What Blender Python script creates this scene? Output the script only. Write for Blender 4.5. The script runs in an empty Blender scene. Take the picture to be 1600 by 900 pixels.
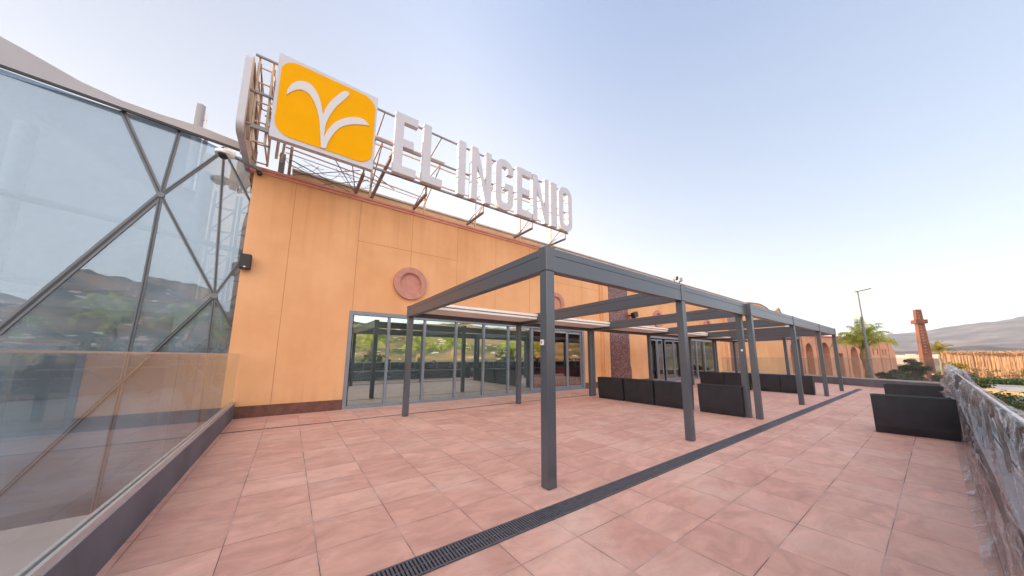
import bpy, bmesh, math, random
from mathutils import Vector, Matrix, noise
R = math.radians
scene = bpy.context.scene
COL = scene.collection
random.seed(7)

# ------------------------------------------------------------------ materials
def _new(name):
    m = bpy.data.materials.new(name); m.use_nodes = True
    nt = m.node_tree
    for n in list(nt.nodes): nt.nodes.remove(n)
    out = nt.nodes.new('ShaderNodeOutputMaterial')
    return m, nt, out
def N(nt, t, **kw):
    n = nt.nodes.new(t)
    for k, v in kw.items():
        if hasattr(n, k): setattr(n, k, v)
        else: n.inputs[k].default_value = v
    return n
def L(nt, a, b): nt.links.new(a, b)
def rgba(c): return (c[0], c[1], c[2], 1.0)

def pbr(name, col, rough=0.6, metal=0.0, var=0.0, vscale=3.0, bump=0.0, bscale=40.0, col2=None, vdetail=4.0, spec=0.5, stretch=(1, 1, 1), lo=0.35, hi=0.65, rvar=0.0):
    m, nt, out = _new(name)
    b = N(nt, 'ShaderNodeBsdfPrincipled')
    b.inputs['Roughness'].default_value = rough
    b.inputs['Metallic'].default_value = metal
    b.inputs['Specular IOR Level'].default_value = spec
    b.inputs['Base Color'].default_value = rgba(col)
    tc = N(nt, 'ShaderNodeTexCoord')
    mp = N(nt, 'ShaderNodeMapping'); mp.inputs['Scale'].default_value = stretch
    L(nt, tc.outputs['Object'], mp.inputs['Vector'])
    if var > 0 or col2 is not None:
        nz = N(nt, 'ShaderNodeTexNoise'); nz.inputs['Scale'].default_value = vscale; nz.inputs['Detail'].default_value = vdetail
        L(nt, mp.outputs[0], nz.inputs['Vector'])
        rp = N(nt, 'ShaderNodeValToRGB')
        c2 = col2 if col2 is not None else tuple(c * (1 - var) for c in col)
        c1 = col if col2 is not None else tuple(min(1, c * (1 + var * .6)) for c in col)
        rp.color_ramp.elements[0].position = lo; rp.color_ramp.elements[0].color = rgba(c2)
        rp.color_ramp.elements[1].position = hi; rp.color_ramp.elements[1].color = rgba(c1)
        L(nt, nz.outputs['Fac'], rp.inputs['Fac']); L(nt, rp.outputs['Color'], b.inputs['Base Color'])
        if rvar > 0:
            mr = N(nt, 'ShaderNodeMapRange')
            mr.inputs['To Min'].default_value = max(0.02, rough - rvar); mr.inputs['To Max'].default_value = min(1, rough + rvar)
            L(nt, nz.outputs['Fac'], mr.inputs['Value']); L(nt, mr.outputs['Result'], b.inputs['Roughness'])
    if bump > 0:
        n2 = N(nt, 'ShaderNodeTexNoise'); n2.inputs['Scale'].default_value = bscale; n2.inputs['Detail'].default_value = 5
        L(nt, mp.outputs[0], n2.inputs['Vector'])
        bp = N(nt, 'ShaderNodeBump'); bp.inputs['Strength'].default_value = bump; bp.inputs['Distance'].default_value = 0.02
        L(nt, n2.outputs['Fac'], bp.inputs['Height']); L(nt, bp.outputs['Normal'], b.inputs['Normal'])
    L(nt, b.outputs[0], out.inputs['Surface'])
    return m

def glass(name, tint, refl, base, gtint=(1, 1, 1), rough=0.0, ior=1.5, dirt_haze=0.0, dcol=(.6, .58, .57)):
    """pane: transparent tint mixed with a mirror coat; base = reflectance head-on"""
    m, nt, out = _new(name)
    tr = N(nt, 'ShaderNodeBsdfTransparent'); tr.inputs['Color'].default_value = rgba(tint)
    gl = N(nt, 'ShaderNodeBsdfGlossy'); gl.inputs['Color'].default_value = rgba(gtint); gl.inputs['Roughness'].default_value = rough
    fr = N(nt, 'ShaderNodeFresnel'); fr.inputs['IOR'].default_value = ior
    mr = N(nt, 'ShaderNodeMapRange'); mr.inputs['From Min'].default_value = 0.04; mr.inputs['From Max'].default_value = 1
    mr.inputs['To Min'].default_value = base; mr.inputs['To Max'].default_value = refl
    L(nt, fr.outputs[0], mr.inputs['Value'])
    mx = N(nt, 'ShaderNodeMixShader')
    ge = N(nt, 'ShaderNodeNewGeometry'); fw = N(nt, 'ShaderNodeMath', operation='SUBTRACT'); fw.inputs[0].default_value = 1; L(nt, ge.outputs['Backfacing'], fw.inputs[1])
    fm = N(nt, 'ShaderNodeMath', operation='MULTIPLY'); L(nt, mr.outputs[0], fm.inputs[0]); L(nt, fw.outputs[0], fm.inputs[1])
    L(nt, fm.outputs[0], mx.inputs[0]); L(nt, tr.outputs[0], mx.inputs[1]); L(nt, gl.outputs[0], mx.inputs[2])
    last = mx
    if dirt_haze > 0:
        df = N(nt, 'ShaderNodeBsdfDiffuse'); df.inputs['Color'].default_value = rgba(dcol)
        tc = N(nt, 'ShaderNodeTexCoord'); nz = N(nt, 'ShaderNodeTexNoise'); nz.inputs['Scale'].default_value = 1.3; nz.inputs['Detail'].default_value = 6
        L(nt, tc.outputs['Object'], nz.inputs['Vector'])
        m2 = N(nt, 'ShaderNodeMapRange'); m2.inputs['From Min'].default_value = .35; m2.inputs['From Max'].default_value = .75
        m2.inputs['To Min'].default_value = dirt_haze * .4; m2.inputs['To Max'].default_value = dirt_haze * 1.3
        L(nt, nz.outputs['Fac'], m2.inputs['Value'])
        mx2 = N(nt, 'ShaderNodeMixShader'); L(nt, m2.outputs[0], mx2.inputs[0]); L(nt, mx.outputs[0], mx2.inputs[1]); L(nt, df.outputs[0], mx2.inputs[2])
        last = mx2
    L(nt, last.outputs[0], out.inputs['Surface'])
    return m

def tile_material():
    m, nt, out = _new('terracotta_tiles')
    b = N(nt, 'ShaderNodeBsdfPrincipled')
    tc = N(nt, 'ShaderNodeTexCoord')
    mp = N(nt, 'ShaderNodeMapping'); mp.inputs['Location'].default_value = (-0.31, -2.465, 0)
    L(nt, tc.outputs['Object'], mp.inputs['Vector'])
    br = N(nt, 'ShaderNodeTexBrick'); br.offset = 0.0; br.squash = 1.0
    br.inputs['Scale'].default_value = 1; br.inputs['Brick Width'].default_value = .595; br.inputs['Row Height'].default_value = .515
    br.inputs['Mortar Size'].default_value = .0036; br.inputs['Mortar Smooth'].default_value = .3; br.inputs['Bias'].default_value = 0
    br.inputs['Color1'].default_value = (.0, .0, .0, 1); br.inputs['Color2'].default_value = (1, 1, 1, 1); br.inputs['Mortar'].default_value = (.5, .5, .5, 1)
    L(nt, mp.outputs[0], br.inputs['Vector'])
    # per tile tint
    rp = N(nt, 'ShaderNodeValToRGB')
    rp.color_ramp.elements[0].color = (.565, .305, .235, 1); rp.color_ramp.elements[1].color = (.64, .37, .285, 1)
    e = rp.color_ramp.elements.new(.5); e.color = (.60, .335, .258, 1)
    L(nt, br.outputs['Color'], rp.inputs['Fac'])
    # streaks and clouds, shifted tile by tile
    sh = N(nt, 'ShaderNodeVectorMath', operation='MULTIPLY_ADD')
    L(nt, br.outputs['Color'], sh.inputs[0]); sh.inputs[1].default_value = (37, 19, 7); L(nt, mp.outputs[0], sh.inputs[2])
    m1 = N(nt, 'ShaderNodeMapping'); m1.inputs['Scale'].default_value = (1.0, 1.9, 1); L(nt, sh.outputs[0], m1.inputs['Vector'])
    n1 = N(nt, 'ShaderNodeTexNoise'); n1.inputs['Scale'].default_value = 2.4; n1.inputs['Detail'].default_value = 7; n1.inputs['Roughness'].default_value = .62; n1.inputs['Distortion'].default_value = .8
    L(nt, m1.outputs[0], n1.inputs['Vector'])
    r1 = N(nt, 'ShaderNodeValToRGB'); r1.color_ramp.elements[0].position = .3; r1.color_ramp.elements[0].color = (.80, .77, .76, 1)
    r1.color_ramp.elements[1].position = .72; r1.color_ramp.elements[1].color = (1.17, 1.17, 1.17, 1)
    L(nt, n1.outputs['Fac'], r1.inputs['Fac'])
    mu = N(nt, 'ShaderNodeMix', data_type='RGBA', blend_type='MULTIPLY'); mu.inputs[0].default_value = 1
    L(nt, rp.outputs[0], mu.inputs[6]); L(nt, r1.outputs[0], mu.inputs[7])
    # wider pale dusty wear
    n2 = N(nt, 'ShaderNodeTexNoise'); n2.inputs['Scale'].default_value = .75; n2.inputs['Detail'].default_value = 8; n2.inputs['Roughness'].default_value = .65
    L(nt, mp.outputs[0], n2.inputs['Vector'])
    r2 = N(nt, 'ShaderNodeMapRange'); r2.inputs['From Min'].default_value = .5; r2.inputs['From Max'].default_value = .8; r2.inputs['To Min'].default_value = 0; r2.inputs['To Max'].default_value = .7
    L(nt, n2.outputs['Fac'], r2.inputs['Value'])
    du = N(nt, 'ShaderNodeMix', data_type='RGBA'); L(nt, r2.outputs[0], du.inputs[0]); L(nt, mu.outputs[2], du.inputs[6]); du.inputs[7].default_value = (.70, .515, .42, 1)
    # grout: dark in places, pale in others
    n3 = N(nt, 'ShaderNodeTexNoise'); n3.inputs['Scale'].default_value = 1.7; L(nt, mp.outputs[0], n3.inputs['Vector'])
    r3 = N(nt, 'ShaderNodeValToRGB'); r3.color_ramp.elements[0].position = .42; r3.color_ramp.elements[0].color = (.10, .06, .055, 1)
    r3.color_ramp.elements[1].position = .6; r3.color_ramp.elements[1].color = (.46, .34, .31, 1)
    L(nt, n3.outputs['Fac'], r3.inputs['Fac'])
    gm = N(nt, 'ShaderNodeMix', data_type='RGBA'); L(nt, br.outputs['Fac'], gm.inputs[0]); L(nt, du.outputs[2], gm.inputs[6]); L(nt, r3.outputs[0], gm.inputs[7])
    b2 = N(nt, 'ShaderNodeTexBrick'); b2.offset = 0.0; b2.squash = 1.0
    for k_, v_ in (('Scale', 1), ('Brick Width', .595), ('Row Height', .515), ('Mortar Size', .035), ('Mortar Smooth', 1.0)): b2.inputs[k_].default_value = v_
    L(nt, mp.outputs[0], b2.inputs['Vector'])
    n4 = N(nt, 'ShaderNodeTexNoise'); n4.inputs['Scale'].default_value = 4.5; n4.inputs['Detail'].default_value = 8; n4.inputs['Roughness'].default_value = .7; L(nt, mp.outputs[0], n4.inputs['Vector'])
    gk = N(nt, 'ShaderNodeMapRange'); gk.inputs['From Min'].default_value = .42; gk.inputs['From Max'].default_value = .68; gk.inputs['To Max'].default_value = .30; L(nt, n4.outputs['Fac'], gk.inputs['Value'])
    gj = N(nt, 'ShaderNodeMath', operation='MULTIPLY'); L(nt, b2.outputs['Fac'], gj.inputs[0]); L(nt, gk.outputs[0], gj.inputs[1])
    n5 = N(nt, 'ShaderNodeTexNoise'); n5.inputs['Scale'].default_value = 1.15; n5.inputs['Detail'].default_value = 9; n5.inputs['Roughness'].default_value = .72; n5.inputs['Distortion'].default_value = 1.2; L(nt, mp.outputs[0], n5.inputs['Vector'])
    gs = N(nt, 'ShaderNodeMapRange'); gs.inputs['From Min'].default_value = .56; gs.inputs['From Max'].default_value = .74; gs.inputs['To Max'].default_value = .34; L(nt, n5.outputs['Fac'], gs.inputs['Value'])
    gt_ = N(nt, 'ShaderNodeMath', operation='ADD', use_clamp=True); L(nt, gj.outputs[0], gt_.inputs[0]); L(nt, gs.outputs[0], gt_.inputs[1])
    gd = N(nt, 'ShaderNodeMix', data_type='RGBA'); L(nt, gt_.outputs[0], gd.inputs[0]); L(nt, gm.outputs[2], gd.inputs[6]); gd.inputs[7].default_value = (.30, .17, .135, 1)
    L(nt, gd.outputs[2], b.inputs['Base Color'])
    rr = N(nt, 'ShaderNodeMapRange'); rr.inputs['To Min'].default_value = .48; rr.inputs['To Max'].default_value = .72
    L(nt, n1.outputs['Fac'], rr.inputs['Value']); L(nt, rr.outputs[0], b.inputs['Roughness'])
    b.inputs['Specular IOR Level'].default_value = .4
    inv = N(nt, 'ShaderNodeMath', operation='SUBTRACT'); inv.inputs[0].default_value = 1; L(nt, br.outputs['Fac'], inv.inputs[1])
    ad = N(nt, 'ShaderNodeMath', operation='MULTIPLY_ADD'); L(nt, n1.outputs['Fac'], ad.inputs[0]); ad.inputs[1].default_value = .25; L(nt, inv.outputs[0], ad.inputs[2])
    bp = N(nt, 'ShaderNodeBump'); bp.inputs['Strength'].default_value = .35; bp.inputs['Distance'].default_value = .004
    L(nt, ad.outputs[0], bp.inputs['Height']); L(nt, bp.outputs[0], b.inputs['Normal'])
    L(nt, b.outputs[0], out.inputs['Surface'])
    return m

def stucco_material(name, c_lo, c_hi):
    m, nt, out = _new(name)
    b = N(nt, 'ShaderNodeBsdfPrincipled'); b.inputs['Roughness'].default_value = .85; b.inputs['Specular IOR Level'].default_value = .2
    tc = N(nt, 'ShaderNodeTexCoord')
    n1 = N(nt, 'ShaderNodeTexNoise'); n1.inputs['Scale'].default_value = .55; n1.inputs['Detail'].default_value = 8; n1.inputs['Roughness'].default_value = .6
    L(nt, tc.outputs['Object'], n1.inputs['Vector'])
    mp = N(nt, 'ShaderNodeMapping'); mp.inputs['Scale'].default_value = (1.5, 1.5, .3); L(nt, tc.outputs['Object'], mp.inputs['Vector'])
    n2 = N(nt, 'ShaderNodeTexNoise'); n2.inputs['Scale'].default_value = 1.0; n2.inputs['Detail'].default_value = 6; L(nt, mp.outputs[0], n2.inputs['Vector'])
    ad = N(nt, 'ShaderNodeMath', operation='MULTIPLY_ADD'); L(nt, n2.outputs['Fac'], ad.inputs[0]); ad.inputs[1].default_value = .25; 
    ml = N(nt, 'ShaderNodeMath', operation='MULTIPLY'); L(nt, n1.outputs['Fac'], ml.inputs[0]); ml.inputs[1].default_value = .75
    L(nt, ml.outputs[0], ad.inputs[2])
    rp = N(nt, 'ShaderNodeValToRGB'); rp.color_ramp.elements[0].position = .36; rp.color_ramp.elements[0].color = rgba(c_lo)
    rp.color_ramp.elements[1].position = .62; rp.color_ramp.elements[1].color = rgba(c_hi)
    L(nt, ad.outputs[0], rp.inputs['Fac'])
    ms = N(nt, 'ShaderNodeMapping'); ms.inputs['Scale'].default_value = (7, 7, .22); L(nt, tc.outputs['Object'], ms.inputs['Vector'])
    ns = N(nt, 'ShaderNodeTexNoise'); ns.inputs['Scale'].default_value = 1; ns.inputs['Detail'].default_value = 7; ns.inputs['Roughness'].default_value = .65; L(nt, ms.outputs[0], ns.inputs['Vector'])
    sz = N(nt, 'ShaderNodeSeparateXYZ'); L(nt, tc.outputs['Object'], sz.inputs[0])
    zt_ = N(nt, 'ShaderNodeMapRange'); zt_.inputs['From Min'].default_value = 3.6; zt_.inputs['From Max'].default_value = 6.2; zt_.inputs['To Min'].default_value = .12; L(nt, sz.outputs['Z'], zt_.inputs['Value'])
    zb_ = N(nt, 'ShaderNodeMapRange'); zb_.inputs['From Min'].default_value = .25; zb_.inputs['From Max'].default_value = .9; zb_.inputs['To Min'].default_value = .9; zb_.inputs['To Max'].default_value = 0; L(nt, sz.outputs['Z'], zb_.inputs['Value'])
    zm_ = N(nt, 'ShaderNodeMath', operation='MAXIMUM'); L(nt, zt_.outputs[0], zm_.inputs[0]); L(nt, zb_.outputs[0], zm_.inputs[1])
    st_ = N(nt, 'ShaderNodeMapRange'); st_.inputs['From Min'].default_value = .45; st_.inputs['From Max'].default_value = .75; st_.inputs['To Max'].default_value = .27; L(nt, ns.outputs['Fac'], st_.inputs['Value'])
    sm_ = N(nt, 'ShaderNodeMath', operation='MULTIPLY'); L(nt, st_.outputs[0], sm_.inputs[0]); L(nt, zm_.outputs[0], sm_.inputs[1])
    sd_ = N(nt, 'ShaderNodeMix', data_type='RGBA'); L(nt, sm_.outputs[0], sd_.inputs[0]); L(nt, rp.outputs[0], sd_.inputs[6]); sd_.inputs[7].default_value = (c_lo[0] * .5, c_lo[1] * .48, c_lo[2] * .5, 1)
    L(nt, sd_.outputs[2], b.inputs['Base Color'])
    n3 = N(nt, 'ShaderNodeTexNoise'); n3.inputs['Scale'].default_value = 55; n3.inputs['Detail'].default_value = 4; L(nt, tc.outputs['Object'], n3.inputs['Vector'])
    bp = N(nt, 'ShaderNodeBump'); bp.inputs['Strength'].default_value = .22; bp.inputs['Distance'].default_value = .01
    L(nt, n3.outputs['Fac'], bp.inputs['Height']); L(nt, bp.outputs[0], b.inputs['Normal'])
    L(nt, b.outputs[0], out.inputs['Surface'])
    return m

def granite_material():
    m, nt, out = _new('speckled_granite')
    b = N(nt, 'ShaderNodeBsdfPrincipled'); b.inputs['Roughness'].default_value = .35
    tc = N(nt, 'ShaderNodeTexCoord')
    v = N(nt, 'ShaderNodeTexVoronoi'); v.inputs['Scale'].default_value = 24; L(nt, tc.outputs['Object'], v.inputs['Vector'])
    sp = N(nt, 'ShaderNodeSeparateColor'); L(nt, v.outputs['Color'], sp.inputs[0])
    rp = N(nt, 'ShaderNodeValToRGB'); cr = rp.color_ramp; cr.interpolation = 'CONSTANT'
    cr.elements[0].color = (.10, .035, .033, 1); cr.elements[1].position = .45; cr.elements[1].color = (.16, .065, .06, 1)
    e = cr.elements.new(.72); e.color = (.24, .13, .125, 1); e = cr.elements.new(.9); e.color = (.30, .20, .20, 1)
    L(nt, sp.outputs[0], rp.inputs['Fac']); L(nt, rp.outputs[0], b.inputs['Base Color'])
    L(nt, b.outputs[0], out.inputs['Surface'])
    return m

def leaf_material(name, c1, c2):
    m, nt, out = _new(name)
    d = N(nt, 'ShaderNodeBsdfDiffuse'); t = N(nt, 'ShaderNodeBsdfTranslucent'); mx = N(nt, 'ShaderNodeMixShader'); mx.inputs[0].default_value = .45
    tc = N(nt, 'ShaderNodeTexCoord'); nz = N(nt, 'ShaderNodeTexNoise'); nz.inputs['Scale'].default_value = 1.6; nz.inputs['Detail'].default_value = 5
    L(nt, tc.outputs['Object'], nz.inputs['Vector'])
    rp = N(nt, 'ShaderNodeValToRGB'); rp.color_ramp.elements[0].position = .35; rp.color_ramp.elements[0].color = rgba(c1); rp.color_ramp.elements[1].position = .65; rp.color_ramp.elements[1].color = rgba(c2)
    L(nt, nz.outputs['Fac'], rp.inputs['Fac']); L(nt, rp.outputs[0], d.inputs['Color']); L(nt, rp.outputs[0], t.inputs['Color'])
    L(nt, d.outputs[0], mx.inputs[1]); L(nt, t.outputs[0], mx.inputs[2]); L(nt, mx.outputs[0], out.inputs['Surface'])
    return m

def hill_material(name, dark, mid, pale, scale=.02, town=0.0, tscale=.08):
    m, nt, out = _new(name)
    b = N(nt, 'ShaderNodeBsdfDiffuse')
    tc = N(nt, 'ShaderNodeTexCoord'); nz = N(nt, 'ShaderNodeTexNoise'); nz.inputs['Scale'].default_value = scale; nz.inputs['Detail'].default_value = 10; nz.inputs['Roughness'].default_value = .65
    L(nt, tc.outputs['Object'], nz.inputs['Vector'])
    rp = N(nt, 'ShaderNodeValToRGB'); cr = rp.color_ramp
    cr.elements[0].position = .36; cr.elements[0].color = rgba(dark); cr.elements[1].position = .66; cr.elements[1].color = rgba(pale)
    e = cr.elements.new(.5); e.color = rgba(mid)
    L(nt, nz.outputs['Fac'], rp.inputs['Fac'])
    last = rp.outputs[0]
    if town > 0:
        v = N(nt, 'ShaderNodeTexVoronoi'); v.inputs['Scale'].default_value = tscale; L(nt, tc.outputs['Object'], v.inputs['Vector'])
        sp = N(nt, 'ShaderNodeSeparateColor'); L(nt, v.outputs['Color'], sp.inputs[0])
        gt = N(nt, 'ShaderNodeMath', operation='GREATER_THAN'); L(nt, sp.outputs[0], gt.inputs[0]); gt.inputs[1].default_value = 1 - town
        cc = N(nt, 'ShaderNodeMix', data_type='RGBA'); L(nt, sp.outputs[1], cc.inputs[0]); cc.inputs[6].default_value = (.55, .32, .22, 1); cc.inputs[7].default_value = (.75, .68, .6, 1)
        mx = N(nt, 'ShaderNodeMix', data_type='RGBA'); L(nt, gt.outputs[0], mx.inputs[0]); L(nt, last, mx.inputs[6]); L(nt, cc.outputs[2], mx.inputs[7])
        last = mx.outputs[2]
    L(nt, last, b.inputs['Color']); L(nt, b.outputs[0], out.inputs['Surface'])
    return m

def film_material():
    m, nt, out = _new('crumpled_plastic_film')
    tr = N(nt, 'ShaderNodeBsdfTransparent'); tr.inputs['Color'].default_value = (.955, .96, .97, 1)
    gl = N(nt, 'ShaderNodeBsdfGlossy'); gl.inputs['Roughness'].default_value = .07; gl.inputs['Color'].default_value = (.9, .9, .92, 1)
    df = N(nt, 'ShaderNodeBsdfDiffuse'); df.inputs['Color'].default_value = (.78, .79, .81, 1)
    tc = N(nt, 'ShaderNodeTexCoord')
    def ridged(rot, scl, sc, w, dist):
        mp = N(nt, 'ShaderNodeMapping'); mp.vector_type = 'POINT'; mp.inputs['Rotation'].default_value = (0, rot, 0); L(nt, tc.outputs['Object'], mp.inputs['Vector'])
        m3 = N(nt, 'ShaderNodeMapping'); m3.inputs['Scale'].default_value = scl; L(nt, mp.outputs[0], m3.inputs['Vector'])
        nz_ = N(nt, 'ShaderNodeTexNoise'); nz_.inputs['Scale'].default_value = sc; nz_.inputs['Detail'].default_value = 3; nz_.inputs['Distortion'].default_value = dist; L(nt, m3.outputs[0], nz_.inputs['Vector'])
        s1 = N(nt, 'ShaderNodeMath', operation='SUBTRACT'); L(nt, nz_.outputs['Fac'], s1.inputs[0]); s1.inputs[1].default_value = .5
        s2 = N(nt, 'ShaderNodeMath', operation='ABSOLUTE'); L(nt, s1.outputs[0], s2.inputs[0])
        s3 = N(nt, 'ShaderNodeMapRange', interpolation_type='SMOOTHSTEP'); s3.inputs['From Min'].default_value = 0; s3.inputs['From Max'].default_value = w; s3.inputs['To Min'].default_value = 1; s3.inputs['To Max'].default_value = 0; L(nt, s2.outputs[0], s3.inputs['Value']); return s3
    ra = ridged(.13, (.35, 1.2, 4.0), 1.6, .035, .3); rb = ridged(.24, (.7, 1.5, 7.0), 2.2, .05, .6); rc = ridged(-.5, (1.5, 2, 5.0), 2.0, .03, .8)
    h1 = N(nt, 'ShaderNodeMath', operation='MULTIPLY_ADD'); L(nt, rb.outputs[0], h1.inputs[0]); h1.inputs[1].default_value = .6; L(nt, ra.outputs[0], h1.inputs[2])
    ad = N(nt, 'ShaderNodeMath', operation='MULTIPLY_ADD'); L(nt, rc.outputs[0], ad.inputs[0]); ad.inputs[1].default_value = .35; L(nt, h1.outputs[0], ad.inputs[2])
    bp = N(nt, 'ShaderNodeBump'); bp.inputs['Strength'].default_value = .6; bp.inputs['Distance'].default_value = .02; L(nt, ad.outputs[0], bp.inputs['Height'])
    nz = ad
    L(nt, bp.outputs[0], gl.inputs['Normal']); L(nt, bp.outputs[0], df.inputs['Normal'])
    lw = N(nt, 'ShaderNodeLayerWeight'); lw.inputs['Blend'].default_value = .5; L(nt, bp.outputs[0], lw.inputs['Normal'])
    pw = N(nt, 'ShaderNodeMath', operation='POWER'); L(nt, lw.outputs['Facing'], pw.inputs[0]); pw.inputs[1].default_value = 9.0
    mr = N(nt, 'ShaderNodeMapRange'); mr.inputs['To Min'].default_value = .025; mr.inputs['To Max'].default_value = .6; L(nt, pw.outputs[0], mr.inputs['Value'])
    th = N(nt, 'ShaderNodeMapRange'); th.inputs['From Min'].default_value = .15; th.inputs['From Max'].default_value = 1.3; th.inputs['To Min'].default_value = .0; th.inputs['To Max'].default_value = .42; L(nt, nz.outputs[0], th.inputs['Value'])  # diffuse streaks on the fold ridges paint the white highlights
    m1 = N(nt, 'ShaderNodeMixShader'); L(nt, th.outputs[0], m1.inputs[0]); L(nt, tr.outputs[0], m1.inputs[1]); L(nt, df.outputs[0], m1.inputs[2])
    m2 = N(nt, 'ShaderNodeMixShader'); L(nt, mr.outputs[0], m2.inputs[0]); L(nt, m1.outputs[0], m2.inputs[1]); L(nt, gl.outputs[0], m2.inputs[2])
    L(nt, m2.outputs[0], out.inputs['Surface'])
    return m

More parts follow.
